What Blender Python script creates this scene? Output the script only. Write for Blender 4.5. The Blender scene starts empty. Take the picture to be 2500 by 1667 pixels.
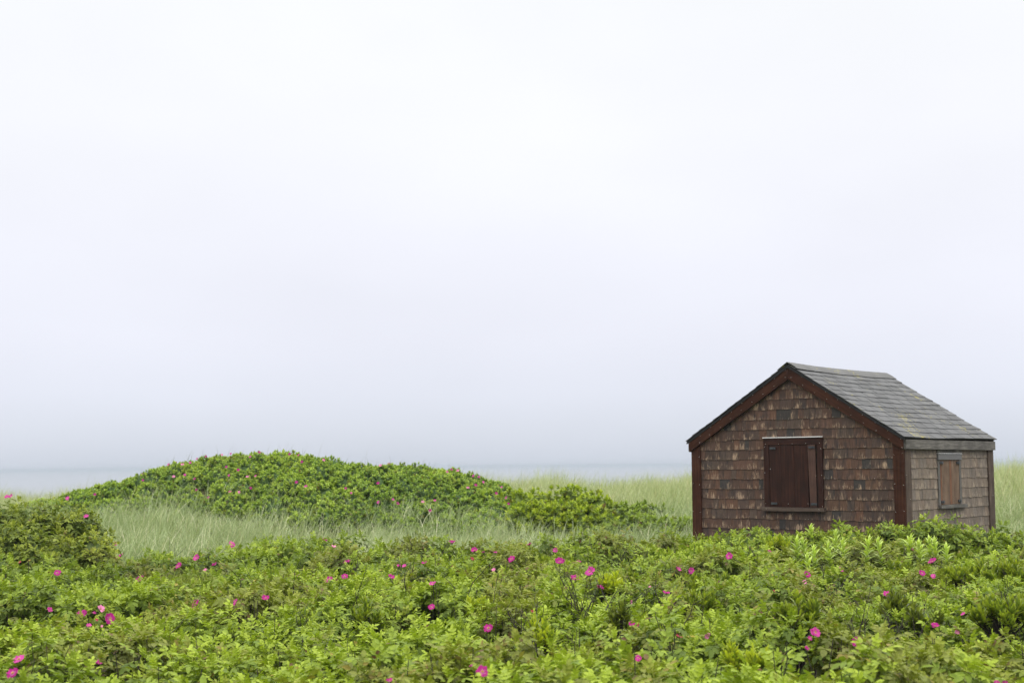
import bpy, math
import numpy as np
from mathutils import Matrix, Vector

sc = bpy.context.scene
COL = sc.collection
RNG = np.random.default_rng(7)

# ------------------------------------------------------------------ camera
EYE = 1.6
FPX, PCX, PCY = 3472.0, 1250.0, 833.5          # 50 mm on a 36 mm wide sensor, photograph 2500 px wide
PITCH, ROLL = 0.08728, 0.00836


def cam_rows():
    c, s = math.cos(PITCH), math.sin(PITCH)
    m = np.array([[1, 0, 0], [0, s, -c], [0, c, s]])
    c, s = math.cos(ROLL), math.sin(ROLL)
    return np.array([[c, s, 0], [-s, c, 0], [0, 0, 1]]) @ m


CR = cam_rows()
cam_data = bpy.data.cameras.new('camera')
cam = bpy.data.objects.new('camera', cam_data)
COL.objects.link(cam)
cam_data.sensor_width = 36.0
cam_data.lens = 36.0 * FPX / 2500.0
cam_data.clip_start = 0.1
cam_data.clip_end = 60000.0
mw = Matrix.Identity(4)
for i in range(3):
    mw[i][0], mw[i][1], mw[i][2] = CR[0][i], -CR[1][i], -CR[2][i]
mw[2][3] = EYE
cam.matrix_world = mw
cam_data.dof.use_dof = True
cam_data.dof.focus_distance = 12.0
cam_data.dof.aperture_fstop = 4.5
sc.camera = cam

# ------------------------------------------------------------------ world, sun, exposure
world = bpy.data.worlds.new('World')
sc.world = world
world.use_nodes = True
wn, wl = world.node_tree.nodes, world.node_tree.links
wn.clear()
w_out = wn.new('ShaderNodeOutputWorld')
w_bg = wn.new('ShaderNodeBackground')
w_bg.inputs['Strength'].default_value = 1.0
SUN_EL, SUN_AZ = math.radians(58), math.radians(150)     # azimuth clockwise from the view direction
w_sky = wn.new('ShaderNodeTexSky')
w_sky.sky_type = 'NISHITA'
w_sky.sun_disc = False
w_sky.sun_elevation = SUN_EL
w_sky.sun_rotation = SUN_AZ
w_skyscale = wn.new('ShaderNodeVectorMath')
w_skyscale.operation = 'SCALE'
w_skyscale.inputs['Scale'].default_value = 0.08
wl.new(w_sky.outputs[0], w_skyscale.inputs[0])
w_tc = wn.new('ShaderNodeTexCoord')
w_sep = wn.new('ShaderNodeSeparateXYZ')
wl.new(w_tc.outputs['Generated'], w_sep.inputs[0])
w_ramp = wn.new('ShaderNodeValToRGB')
CLOUD = [(0.0, (.66, .705, .80)), (.022, (.735, .775, .87)), (.05, (.82, .85, .955)), (.09, (.885, .90, 1.0)),
         (.15, (.95, .96, 1.045)), (.23, (1.0, 1.01, 1.06)), (.33, (1.02, 1.035, 1.06)), (.45, (1.5, 1.52, 1.54)),
         (.7, (3.3, 3.25, 3.1)), (1.0, (4.7, 4.6, 4.3))]
els = w_ramp.color_ramp.elements
while len(els) < len(CLOUD):
    els.new(0.5)
for e, (p, c) in zip(els, CLOUD):
    e.position = p
    e.color = (*c, 1)
wl.new(w_sep.outputs['Z'], w_ramp.inputs['Fac'])
w_noise = wn.new('ShaderNodeTexNoise')
w_noise.inputs['Scale'].default_value = 3.2
w_noise.inputs['Detail'].default_value = 3.0
w_map = wn.new('ShaderNodeMapping')
w_map.inputs['Scale'].default_value = (1, 1, 2.2)
wl.new(w_tc.outputs['Generated'], w_map.inputs[0])
wl.new(w_map.outputs[0], w_noise.inputs['Vector'])
w_mr = wn.new('ShaderNodeMapRange')
w_mr.inputs['From Min'].default_value = 0.3
w_mr.inputs['From Max'].default_value = 0.7
w_mr.inputs['To Min'].default_value = 0.962
w_mr.inputs['To Max'].default_value = 1.03
wl.new(w_noise.outputs[0], w_mr.inputs['Value'])
w_mul = wn.new('ShaderNodeVectorMath')
w_mul.operation = 'SCALE'
wl.new(w_ramp.outputs[0], w_mul.inputs[0])
wl.new(w_mr.outputs[0], w_mul.inputs['Scale'])
w_mix = wn.new('ShaderNodeMix')
w_mix.data_type = 'RGBA'
w_mix.inputs['Factor'].default_value = 0.94
wl.new(w_skyscale.outputs[0], w_mix.inputs['A'])
wl.new(w_mul.outputs[0], w_mix.inputs['B'])
wl.new(w_mix.outputs['Result'], w_bg.inputs['Color'])
wl.new(w_bg.outputs[0], w_out.inputs['Surface'])

sun_data = bpy.data.lights.new('sun', 'SUN')
sun_data.energy = 0.8
sun_data.angle = math.radians(25)
sun_data.color = (1.0, 0.96, 0.9)
sun = bpy.data.objects.new('sun', sun_data)
COL.objects.link(sun)
sd = Vector((math.sin(SUN_AZ) * math.cos(SUN_EL), math.cos(SUN_AZ) * math.cos(SUN_EL), math.sin(SUN_EL)))
sun.rotation_euler = sd.to_track_quat('Z', 'Y').to_euler()

sc.view_settings.view_transform = 'Standard'
sc.view_settings.look = 'None'
sc.view_settings.exposure = 0.0
sc.view_settings.gamma = 1.0
sc.view_settings.use_curve_mapping = False
sc.cycles.max_bounces = 8
sc.cycles.diffuse_bounces = 4
sc.cycles.glossy_bounces = 2
sc.cycles.transmission_bounces = 4
sc.cycles.volume_bounces = 1
sc.cycles.transparent_max_bounces = 8
sc.cycles.caustics_reflective = False
sc.cycles.caustics_refractive = False
sc.cycles.use_denoising = True


# ------------------------------------------------------------------ small maths
def sstep(a, b, t):
    t = np.clip((np.asarray(t, float) - a) / (b - a), 0, 1)
    return t * t * (3 - 2 * t)


def _hash(ix, iy, seed):
    h = (ix * 374761393 + iy * 668265263 + seed * 974634777) & 0xffffffff
    h = ((h ^ (h >> 13)) * 1274126177) & 0xffffffff
    return ((h ^ (h >> 16)) & 0xffff) / 65535.0


def vnoise(x, y, scale, seed=0):
    x = np.asarray(x, float) / scale
    y = np.asarray(y, float) / scale
    ix, iy = np.floor(x).astype(np.int64), np.floor(y).astype(np.int64)
    fx, fy = x - ix, y - iy
    fx, fy = fx * fx * (3 - 2 * fx), fy * fy * (3 - 2 * fy)
    a, b = _hash(ix, iy, seed), _hash(ix + 1, iy, seed)
    c, d = _hash(ix, iy + 1, seed), _hash(ix + 1, iy + 1, seed)
    return (a * (1 - fx) + b * fx) * (1 - fy) + (c * (1 - fx) + d * fx) * fy * 1.0


def yhor(px):
    return PCY + FPX * math.tan(PITCH) - math.tan(ROLL) * (np.asarray(px, float) - PCX)


def px_ray(px, py):
    return CR.T @ np.array([(px - PCX) / FPX, (py - PCY) / FPX, 1.0])


# ------------------------------------------------------------------ terrain
HILL_D = 28.0
_sil = np.array([(60, 1222), (180, 1210), (250, 1182), (330, 1152), (400, 1124), (470, 1106), (560, 1095), (640, 1092), (700, 1095), (760, 1101),
                 (810, 1116), (870, 1121), (930, 1119), (1000, 1124), (1060, 1127), (1120, 1136), (1165, 1151), (1205, 1168),
                 (1245, 1188), (1275, 1218), (1310, 1250)], float)
HX = (_sil[:, 0] - PCX) / FPX * HILL_D
HZ = EYE + (yhor(_sil[:, 0]) - _sil[:, 1]) * HILL_D / FPX - np.interp(_sil[:, 0], [60, 180, 360], [.40, .30, .43])
_bf = np.array([(60, 27.6), (180, 27.2), (400, 25.6), (560, 25.2), (640, 24.8), (750, 24.0), (900, 23.9), (1050, 23.3), (1170, 23.5), (1260, 24.8), (1320, 26.5)], float)
BX = (_bf[:, 0] - PCX) / FPX * 25.0
BY = _bf[:, 1]


# skyline of the grassy ridge behind
_rd = np.array([(-400, 1208), (0, 1208), (200, 1207), (900, 1172), (1200, 1168), (1330, 1163), (1440, 1181), (1520, 1179), (1590, 1168), (1690, 1159), (2050, 1150), (2420, 1141), (2500, 1134), (2900, 1130)], float)
RX = (_rd[:, 0] - PCX) / FPX * 34.0
RZ = EYE + (yhor(_rd[:, 0]) - _rd[:, 1]) * 34.0 / FPX - .55


def ground0(x, y):
    x = np.asarray(x, float)
    y = np.asarray(y, float)
    g = 0.03 + 0.013 * (y - 6.5)
    g = np.where(y > 18, 0.03 + 0.013 * 11.5 + 0 * y, g)
    ridge = np.interp(x / np.maximum(y, 8) * 34.0, RX, RZ)
    t = sstep(20, 33, y)
    g = g * (1 - t) + ridge * t
    g = g + 0.30 * np.exp(-((x + 5.6) / 2.6) ** 2) * sstep(18, 24.5, y) * (1 - sstep(28, 33, y))
    g = g + 0.10 * (vnoise(x, y, 3.0, 3) - 0.5) * sstep(18, 26, y)
    g = g - 9.0 * sstep(36.5, 82, y)
    return g


def hill(x, y):
    """Height of the mound's own profile and how far into it a point lies (0..1)."""
    x = np.asarray(x, float)
    y = np.asarray(y, float)
    top = np.interp(x * HILL_D / np.maximum(y, 1) * 1.0, HX, HZ, left=0.2, right=0.2)
    yb = np.interp(x * 25.0 / np.maximum(y, 1), BX, BY, left=27.8, right=27.8)
    t = np.where(y < HILL_D, np.clip((y - yb) / np.maximum(HILL_D - yb, .2), 0, 1), np.clip(1 - (y - HILL_D) / 6.0, 0, 1))
    t = np.sin(t * math.pi / 2)
    return top, t


def ground(x, y):
    g = ground0(x, y)
    top, t = hill(x, y)
    return np.maximum(g, g + (top - g) * t)


def canopy(x, y):
    """Top of the rose thicket of the foreground."""
    x = np.asarray(x, float)
    y = np.asarray(y, float)
    c = 0.585 + 0.0055 * (y - 6.5) - .05 * sstep(13.5, 16.5, y)
    c = c + 0.28 * (vnoise(x, y, 0.85, 11) - 0.5) + 0.22 * (vnoise(x, y, 0.36, 12) - 0.5) + 0.09 * (vnoise(x + 0.3 * y, y, 2.3, 13) - 0.5)
    # higher in front of the hut's near corner
    c = c + 0.12 * np.exp(-(((x - 4.4) / 1.3) ** 2 + ((y - 16.4) / 1.0) ** 2))
    return c


def hit(px, py, surf, y0=5.0, y1=40.0):
    d = px_ray(px, py)
    ys = np.linspace(y0, y1, 3000)
    t = ys / d[1]
    x = d[0] * t
    z = EYE + d[2] * t
    below = np.nonzero(z < surf(x, ys))[0]
    k = below[0] if len(below) else len(ys) - 1
    return np.array([x[k], ys[k], z[k]])


# ------------------------------------------------------------------ mesh helpers
def tag(o, label=None, cat=None, group=None, kind=None):
    for k, v in (('label', label), ('category', cat), ('group', group), ('kind', kind)):
        if v:
            o[k] = v
    return o


def empty(name, loc, rz=0.0):
    o = bpy.data.objects.new(name, None)
    COL.objects.link(o)
    o.location = loc
    o.rotation_euler = (0, 0, rz)
    o.empty_display_size = 0.1
    return o


def make_mesh(name, V, F, col=None, uv=None, midx=None, smooth=False):
    """V (n,3), F (m,4) int (a triangle repeats its last vertex as -1), col (n,3) pigment, uv (m*4,2)."""
    me = bpy.data.meshes.new(name)
    V = np.ascontiguousarray(V, np.float32)
    F = np.asarray(F, np.int64)
    me.vertices.add(len(V))
    me.vertices.foreach_set('co', V.ravel())
    me.loops.add(F.size)
    me.loops.foreach_set('vertex_index', F.astype(np.int32).ravel())
    me.polygons.add(len(F))
    me.polygons.foreach_set('loop_start', np.arange(0, F.size, F.shape[1], dtype=np.int32))
    if midx is not None:
        me.polygons.foreach_set('material_index', np.asarray(midx, np.int32))
    if smooth:
        me.polygons.foreach_set('use_smooth', np.ones(len(F), bool))
    if col is not None:
        a = me.attributes.new('pigment', 'FLOAT_COLOR', 'POINT')
        c = np.ones((len(V), 4), np.float32)
        c[:, :3] = col
        a.data.foreach_set('color', c.ravel())
    if uv is not None:
        l = me.uv_layers.new(name='UVMap')
        l.data.foreach_set('uv', np.ascontiguousarray(uv, np.float32).ravel())
    me.update(calc_edges=True)
    return me


def link(name, me, mats, parent=None):
    o = bpy.data.objects.new(name, me)
    if not isinstance(mats, (list, tuple)):
        mats = [mats]
    if len(me.materials) == 0:
        for m in mats:
            me.materials.append(m)
    COL.objects.link(o)
    o.parent = parent
    return o


class Soup:
    def __init__(s):
        s.V, s.F, s.C, s.n = [], [], [], 0

    def add(s, V, F, C=None):
        V = np.asarray(V, float).reshape(-1, 3)
        s.V.append(V)
        s.F.append(np.asarray(F).reshape(-1, 4) + s.n)
        if C is None:
            C = np.full((len(V), 3), 0.2)
        C = np.asarray(C, float)
        if C.ndim == 1:
            C = np.repeat(C[None], len(V), 0)
        s.C.append(C)
        s.n += len(V)

    def get(s):
        return np.concatenate(s.V), np.concatenate(s.F), np.concatenate(s.C)

    def build(s, name, mats, parent=None, smooth=True):
        V, F, C = s.get()
        return link(name, make_mesh(name, V, F, col=C, smooth=smooth), mats, parent)


def tube(pts, radii, sides=5):
    pts = np.asarray(pts, float)
    n = len(pts)
    t = np.gradient(pts, axis=0)
    t /= np.linalg.norm(t, axis=1, keepdims=True) + 1e-9
    ref = np.array([0.31, 0.77, 0.2])
    a = np.cross(t, ref)
    a /= np.linalg.norm(a, axis=1, keepdims=True) + 1e-9
    b = np.cross(t, a)
    ang = np.arange(sides) * 2 * math.pi / sides
    V = pts[:, None] + np.asarray(radii, float).reshape(-1, 1, 1) * (a[:, None] * np.cos(ang)[None, :, None] + b[:, None] * np.sin(ang)[None, :, None])
    F = []
    for i in range(n - 1):
        for k in range(sides):
            k2 = (k + 1) % sides
            F.append((i * sides + k, i * sides + k2, (i + 1) * sides + k2, (i + 1) * sides + k))
    return V.reshape(-1, 3), np.array(F)


# ------------------------------------------------------------------ materials
def new_mat(name):
    m = bpy.data.materials.new(name)
    m.use_nodes = True
    n, l = m.node_tree.nodes, m.node_tree.links
    n.clear()
    out = n.new('ShaderNodeOutputMaterial')
    return m, n, l, out


def N(n, typ, **kw):
    x = n.new(typ)
    for k, v in kw.items():
        if k in ('operation', 'data_type', 'blend_type', 'attribute_name', 'noise_dimensions'):
            setattr(x, k, v)
        else:
            x.inputs[k].default_value = v
    return x


def ramp(n, stops):
    r = n.new('ShaderNodeValToRGB')
    e = r.color_ramp.elements
    while len(e) < len(stops):
        e.new(.5)
    for q, (p, c) in zip(e, stops):
        q.position = p
        q.color = (*c, 1) if len(c) == 3 else c
    return r


def mixc(n, l, fac, a, b, blend='MIX'):
    x = n.new('ShaderNodeMix')
    x.data_type = 'RGBA'
    x.blend_type = blend
    for sock, v in (('Factor', fac), ('A', a), ('B', b)):
        if isinstance(v, bpy.types.NodeSocket):
            l.new(v, x.inputs[sock])
        elif sock == 'Factor':
            x.inputs[sock].default_value = v
        else:
            x.inputs[sock].default_value = (*v, 1)
    return x.outputs['Result']


def leaf_mat(name, trans=0.30, rough=0.55, spec=0.18, pale_back=0.18, ttint=(1.02, 1.1, 0.35)):
    m, n, l, out = new_mat(name)
    at = N(n, 'ShaderNodeAttribute', attribute_name='pigment')
    geo = n.new('ShaderNodeNewGeometry')
    tc = n.new('ShaderNodeTexCoord')
    no = N(n, 'ShaderNodeTexNoise', Scale=60.0, Detail=2.0)
    l.new(tc.outputs['Object'], no.inputs['Vector'])
    mr = N(n, 'ShaderNodeMapRange')
    mr.inputs['From Min'].default_value = .3
    mr.inputs['From Max'].default_value = .7
    mr.inputs['To Min'].default_value = .8
    mr.inputs['To Max'].default_value = 1.2
    l.new(no.outputs[0], mr.inputs['Value'])
    sc_ = n.new('ShaderNodeVectorMath')
    sc_.operation = 'SCALE'
    l.new(at.outputs['Color'], sc_.inputs[0])
    l.new(mr.outputs[0], sc_.inputs['Scale'])
    pale = mixc(n, l, 0.5, sc_.outputs[0], (.16, .215, .06))
    bf = N(n, 'ShaderNodeMath', operation='MULTIPLY')
    l.new(geo.outputs['Backfacing'], bf.inputs[0])
    bf.inputs[1].default_value = pale_back * 2
    c = mixc(n, l, bf.outputs[0], sc_.outputs[0], pale)
    p = N(n, 'ShaderNodeBsdfPrincipled', Roughness=rough)
    p.inputs['Specular IOR Level'].default_value = spec
    l.new(c, p.inputs['Base Color'])
    tr = n.new('ShaderNodeBsdfTranslucent')
    tcol = mixc(n, l, 1.0, c, ttint, 'MULTIPLY')
    l.new(tcol, tr.inputs['Color'])
    mx = n.new('ShaderNodeMixShader')
    mx.inputs[0].default_value = trans
    l.new(p.outputs[0], mx.inputs[1])
    l.new(tr.outputs[0], mx.inputs[2])
    l.new(mx.outputs[0], out.inputs['Surface'])
    return m


def plain_mat(name, color, rough=0.7, spec=0.3, metal=0.0, var=0.25, scale=25.0):
    m, n, l, out = new_mat(name)
    tc = n.new('ShaderNodeTexCoord')
    no = N(n, 'ShaderNodeTexNoise', Scale=scale, Detail=4.0)
    l.new(tc.outputs['Object'], no.inputs['Vector'])
    d = tuple(max(0, c * (1 - var)) for c in color)
    b = tuple(min(1, c * (1 + var)) for c in color)
    r = ramp(n, [(.3, d), (.7, b)])
    l.new(no.outputs[0], r.inputs['Fac'])
    p = N(n, 'ShaderNodeBsdfPrincipled', Roughness=rough, Metallic=metal)
    p.inputs['Specular IOR Level'].default_value = spec
    l.new(r.outputs[0], p.inputs['Base Color'])
    l.new(p.outputs[0], out.inputs['Surface'])
    return m


def board_mat(name, stops, su=2.0, sv=45.0, rough=0.6, spec=0.3, bump=0.25):
    """Sawn wood: the grain runs along the board (u), streaks across it (v)."""
    m, n, l, out = new_mat(name)
    uv = n.new('ShaderNodeUVMap')
    mp = n.new('ShaderNodeMapping')
    mp.inputs['Scale'].default_value = (su, sv, 1)
    l.new(uv.outputs[0], mp.inputs[0])
    no = N(n, 'ShaderNodeTexNoise', Scale=1.0, Detail=5.0, Roughness=0.6)
    l.new(mp.outputs[0], no.inputs['Vector'])
    no2 = N(n, 'ShaderNodeTexNoise', Scale=5.0, Detail=3.0)
    l.new(uv.outputs[0], no2.inputs['Vector'])
    ad = N(n, 'ShaderNodeMath', operation='MULTIPLY_ADD')
    l.new(no2.outputs[0], ad.inputs[0])
    ad.inputs[1].default_value = 0.6
    l.new(no.outputs[0], ad.inputs[2])
    sb = N(n, 'ShaderNodeMath', operation='SUBTRACT')
    l.new(ad.outputs[0], sb.inputs[0])
    sb.inputs[1].default_value = 0.3
    r = ramp(n, stops)
    l.new(sb.outputs[0], r.inputs['Fac'])
    p = N(n, 'ShaderNodeBsdfPrincipled', Roughness=rough)
    p.inputs['Specular IOR Level'].default_value = spec
    l.new(r.outputs[0], p.inputs['Base Color'])
    bp = n.new('ShaderNodeBump')
    bp.inputs['Strength'].default_value = bump
    bp.inputs['Distance'].default_value = 0.004
    l.new(no.outputs[0], bp.inputs['Height'])
    l.new(bp.outputs[0], p.inputs['Normal'])
    l.new(p.outputs[0], out.inputs['Surface'])
    return m


def shingle_mat(name, worn, amount, dark, slope=-0.22):
    """Cedar shingles: pigment per shingle, worn streaks rising from each butt (UV: metres across, 0..1 up)."""
    m, n, l, out = new_mat(name)
    at = N(n, 'ShaderNodeAttribute', attribute_name='pigment')
    uv = n.new('ShaderNodeUVMap')
    sep = n.new('ShaderNodeSeparateXYZ')
    l.new(uv.outputs[0], sep.inputs[0])
    mp = n.new('ShaderNodeMapping')
    mp.inputs['Scale'].default_value = (130, 1.3, 1)
    l.new(uv.outputs[0], mp.inputs[0])
    fine = N(n, 'ShaderNodeTexNoise', Scale=1.0, Detail=4.0, Roughness=0.65)
    l.new(mp.outputs[0], fine.inputs['Vector'])
    mp2 = n.new('ShaderNodeMapping')
    mp2.inputs['Scale'].default_value = (9, 0.7, 1)
    l.new(uv.outputs[0], mp2.inputs[0])
    patch = N(n, 'ShaderNodeTexNoise', Scale=1.0, Detail=2.0)
    l.new(mp2.outputs[0], patch.inputs['Vector'])
    # streak value = fine*.6 + patch*.9 - v*.35
    a = N(n, 'ShaderNodeMath', operation='MULTIPLY_ADD')
    l.new(patch.outputs[0], a.inputs[0])
    a.inputs[1].default_value = 0.9
    l.new(fine.outputs[0], a.inputs[2])
    b = N(n, 'ShaderNodeMath', operation='MULTIPLY_ADD')
    l.new(sep.outputs['Y'], b.inputs[0])
    b.inputs[1].default_value = slope
    l.new(a.outputs[0], b.inputs[2])
    mr = N(n, 'ShaderNodeMapRange')
    mr.inputs['From Min'].default_value = amount
    mr.inputs['From Max'].default_value = amount + 0.14
    l.new(b.outputs[0], mr.inputs['Value'])
    # grain
    g = N(n, 'ShaderNodeMapRange')
    g.inputs['From Min'].default_value = .25
    g.inputs['From Max'].default_value = .75
    g.inputs['To Min'].default_value = .52
    g.inputs['To Max'].default_value = 1.55
    l.new(fine.outputs[0], g.inputs['Value'])
    s = n.new('ShaderNodeVectorMath')
    s.operation = 'SCALE'
    l.new(at.outputs['Color'], s.inputs[0])
    l.new(g.outputs[0], s.inputs['Scale'])
    pm = N(n, 'ShaderNodeMapRange')
    pm.inputs['From Min'].default_value = .52
    pm.inputs['From Max'].default_value = .72
    pm.inputs['To Max'].default_value = .8
    pn = N(n, 'ShaderNodeTexNoise', Scale=0.6, Detail=2.0)
    mp3 = n.new('ShaderNodeMapping')
    mp3.inputs['Scale'].default_value = (30, 1.0, 1)
    mp3.inputs['Location'].default_value = (31, 7, 0)
    l.new(uv.outputs[0], mp3.inputs[0])
    l.new(mp3.outputs[0], pn.inputs['Vector'])
    l.new(pn.outputs[0], pm.inputs['Value'])
    c1 = mixc(n, l, pm.outputs[0], s.outputs[0], dark)
    c = mixc(n, l, mr.outputs[0], c1, worn)
    p = N(n, 'ShaderNodeBsdfPrincipled', Roughness=0.72)
    p.inputs['Specular IOR Level'].default_value = 0.25
    l.new(c, p.inputs['Base Color'])
    bp = n.new('ShaderNodeBump')
    bp.inputs['Strength'].default_value = 0.4
    bp.inputs['Distance'].default_value = 0.003
    l.new(fine.outputs[0], bp.inputs['Height'])
    l.new(bp.outputs[0], p.inputs['Normal'])
    l.new(p.outputs[0], out.inputs['Surface'])
    return m


def roof_mat():
    m, n, l, out = new_mat('asphalt_shingle')
    at = N(n, 'ShaderNodeAttribute', attribute_name='pigment')
    tc = n.new('ShaderNodeTexCoord')
    gr = N(n, 'ShaderNodeTexNoise', Scale=350.0, Detail=2.0)
    l.new(tc.outputs['Object'], gr.inputs['Vector'])
    st = N(n, 'ShaderNodeTexNoise', Scale=3.0, Detail=5.0, Roughness=.65)
    l.new(tc.outputs['Object'], st.inputs['Vector'])
    ad = N(n, 'ShaderNodeMath', operation='ADD')
    l.new(gr.outputs[0], ad.inputs[0])
    l.new(st.outputs[0], ad.inputs[1])
    mr = N(n, 'ShaderNodeMapRange')
    mr.inputs['From Min'].default_value = .65
    mr.inputs['From Max'].default_value = 1.35
    mr.inputs['To Min'].default_value = .76
    mr.inputs['To Max'].default_value = 1.24
    l.new(ad.outputs[0], mr.inputs['Value'])
    s = n.new('ShaderNodeVectorMath')
    s.operation = 'SCALE'
    l.new(at.outputs['Color'], s.inputs[0])
    l.new(mr.outputs[0], s.inputs['Scale'])
    # lichen spots
    li = N(n, 'ShaderNodeTexNoise', Scale=26.0, Detail=3.0)
    l.new(tc.outputs['Object'], li.inputs['Vector'])
    lp = N(n, 'ShaderNodeTexNoise', Scale=2.2, Detail=1.0)
    l.new(tc.outputs['Object'], lp.inputs['Vector'])
    la = N(n, 'ShaderNodeMath', operation='MULTIPLY_ADD')
    l.new(lp.outputs[0], la.inputs[0])
    la.inputs[1].default_value = 0.7
    l.new(li.outputs[0], la.inputs[2])
    lm = N(n, 'ShaderNodeMapRange')
    lm.inputs['From Min'].default_value = 1.03
    lm.inputs['From Max'].default_value = 1.10
    lm.inputs['To Max'].default_value = .75
    l.new(la.outputs[0], lm.inputs['Value'])
    c = mixc(n, l, lm.outputs[0], s.outputs[0], (.25, .22, .05))
    p = N(n, 'ShaderNodeBsdfPrincipled', Roughness=0.85)
    p.inputs['Specular IOR Level'].default_value = 0.25
    l.new(c, p.inputs['Base Color'])
    bp = n.new('ShaderNodeBump')
    bp.inputs['Strength'].default_value = 0.5
    bp.inputs['Distance'].default_value = 0.003
    l.new(gr.outputs[0], bp.inputs['Height'])
    l.new(bp.outputs[0], p.inputs['Normal'])
    l.new(p.outputs[0], out.inputs['Surface'])
    return m


M_ROSE = leaf_mat('rose_leaf')
M_BAY = leaf_mat('bayberry_leaf', trans=.42, rough=.4, spec=.4, pale_back=.1)
M_LIME = leaf_mat('goldenrod_leaf', trans=.35, rough=.5, pale_back=.1)
M_GRASS = leaf_mat('beach_grass', trans=.30, rough=.5, spec=.35, pale_back=.2, ttint=(1.0, 1.05, .7))
M_PETAL = leaf_mat('rose_petal', trans=.35, rough=.6, spec=.15, pale_back=0.0, ttint=(1.1, .8, 1.0))
M_STAMEN = plain_mat('rose_stamen', (.75, .55, .12), rough=.7)
M_CALYX = plain_mat('rose_calyx', (.09, .15, .05), rough=.6)
M_BARK = plain_mat('dark_bark', (.030, .024, .022), rough=.85, scale=40)
M_STEM = plain_mat('stem', (.10, .13, .05), rough=.7)
M_RED = board_mat('red_stained_wood', [(.2, (.018, .0065, .0036)), (.5, (.039, .0140, .0078)), (.85, (.074, .029, .016))], rough=.6, spec=.12)
M_DARKRED = board_mat('dark_red_stained_wood', [(.2, (.011, .0045, .0035)), (.5, (.025, .0085, .0058)), (.85, (.055, .019, .011))], rough=.5, spec=.18)
M_STRIP = board_mat('worn_red_wood', [(.2, (.030, .014, .011)), (.5, (.06, .028, .02)), (.85, (.10, .05, .037))], rough=.5)
M_GREY = board_mat('grey_weathered_wood', [(.15, (.04, .037, .035)), (.5, (.100, .094, .087)), (.85, (.22, .205, .19))], su=4.0, rough=.8, spec=.2)
M_BROWN = board_mat('brown_weathered_wood', [(.15, (.028, .019, .015)), (.5, (.07, .05, .04)), (.85, (.15, .115, .09))], rough=.75, spec=.2)
M_PLANK = board_mat('orange_planks', [(.15, (.06, .026, .017)), (.5, (.14, .062, .034)), (.85, (.26, .14, .08))], su=1.0, sv=48.0, rough=.7, spec=.2)
M_PLANK2 = board_mat('tan_grey_planks', [(.15, (.05, .032, .024)), (.5, (.128, .084, .058)), (.85, (.25, .18, .125))], su=1.0, sv=60.0, rough=.75, spec=.2)
M_FRONT = shingle_mat('brown_cedar_shingle', (.31, .22, .15), .965, (.024, .021, .022))
M_SIDE = shingle_mat('silvered_cedar_shingle', (.30, .245, .19), 0.93, (.065, .056, .048))
M_ROOF = roof_mat()
M_BLACK = plain_mat('black_edge_and_joint_shade', (.012, .012, .013), rough=.6)  # drip edge; on the deck it stands for shadow in the tab joints
M_IRON = plain_mat('black_iron', (.06, .064, .072), rough=.45, metal=.6, spec=.5)
M_NAIL = plain_mat('galvanized_nail', (.80, .78, .74), rough=.4)
M_LEAD = plain_mat('grey_flashing', (.125, .122, .122), rough=.45, metal=.3, spec=.5, var=.12)
M_WHITE = plain_mat('pale_metal_flashing', (.62, .62, .63), rough=.35, spec=.5, var=.1)
M_INSIDE = plain_mat('dark_sheathing', (.02, .016, .014), rough=.9)


# ground
def ground_mat():
    m, n, l, out = new_mat('sandy_soil')
    tc = n.new('ShaderNodeTexCoord')
    a = N(n, 'ShaderNodeTexNoise', Scale=1.3, Detail=6.0)
    b = N(n, 'ShaderNodeTexNoise', Scale=28.0, Detail=4.0)
    l.new(tc.outputs['Object'], a.inputs['Vector'])
    l.new(tc.outputs['Object'], b.inputs['Vector'])
    r1 = ramp(n, [(.35, (.045, .035, .02)), (.55, (.07, .075, .03)), (.75, (.14, .12, .07))])
    r2 = ramp(n, [(.35, (.02, .017, .01)), (.7, (.10, .09, .045))])
    l.new(a.outputs[0], r1.inputs['Fac'])
    l.new(b.outputs[0], r2.inputs['Fac'])
    c = mixc(n, l, .5, r1.outputs[0], r2.outputs[0])
    p = N(n, 'ShaderNodeBsdfPrincipled', Roughness=.95)
    p.inputs['Specular IOR Level'].default_value = .1
    l.new(c, p.inputs['Base Color'])
    bp = n.new('ShaderNodeBump')
    bp.inputs['Distance'].default_value = .03
    l.new(b.outputs[0], bp.inputs['Height'])
    l.new(bp.outputs[0], p.inputs['Normal'])
    l.new(p.outputs[0], out.inputs['Surface'])
    return m


def sea_mat():
    m, n, l, out = new_mat('sea_water')
    tc = n.new('ShaderNodeTexCoord')
    mp = n.new('ShaderNodeMapping')
    mp.inputs['Scale'].default_value = (.05, .16, 1)
    l.new(tc.outputs['Object'], mp.inputs[0])
    a = N(n, 'ShaderNodeTexNoise', Scale=1.0, Detail=6.0, Roughness=.6)
    l.new(mp.outputs[0], a.inputs['Vector'])
    r = ramp(n, [(.3, (.075, .085, .09)), (.7, (.115, .125, .13))])
    l.new(a.outputs[0], r.inputs['Fac'])
    p = N(n, 'ShaderNodeBsdfPrincipled', Roughness=.12)
    p.inputs['Specular IOR Level'].default_value = .5
    l.new(r.outputs[0], p.inputs['Base Color'])
    bp = n.new('ShaderNodeBump')
    bp.inputs['Strength'].default_value = .25
    bp.inputs['Distance'].default_value = .25
    l.new(a.outputs[0], bp.inputs['Height'])
    l.new(bp.outputs[0], p.inputs['Normal'])
    l.new(p.outputs[0], out.inputs['Surface'])
    return m


# ------------------------------------------------------------------ the setting
def axis(segments):
    out = []
    for a, b, s in segments:
        out.append(np.arange(a, b, s))
    return np.concatenate(out + [np.array([segments[-1][1]])])


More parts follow.
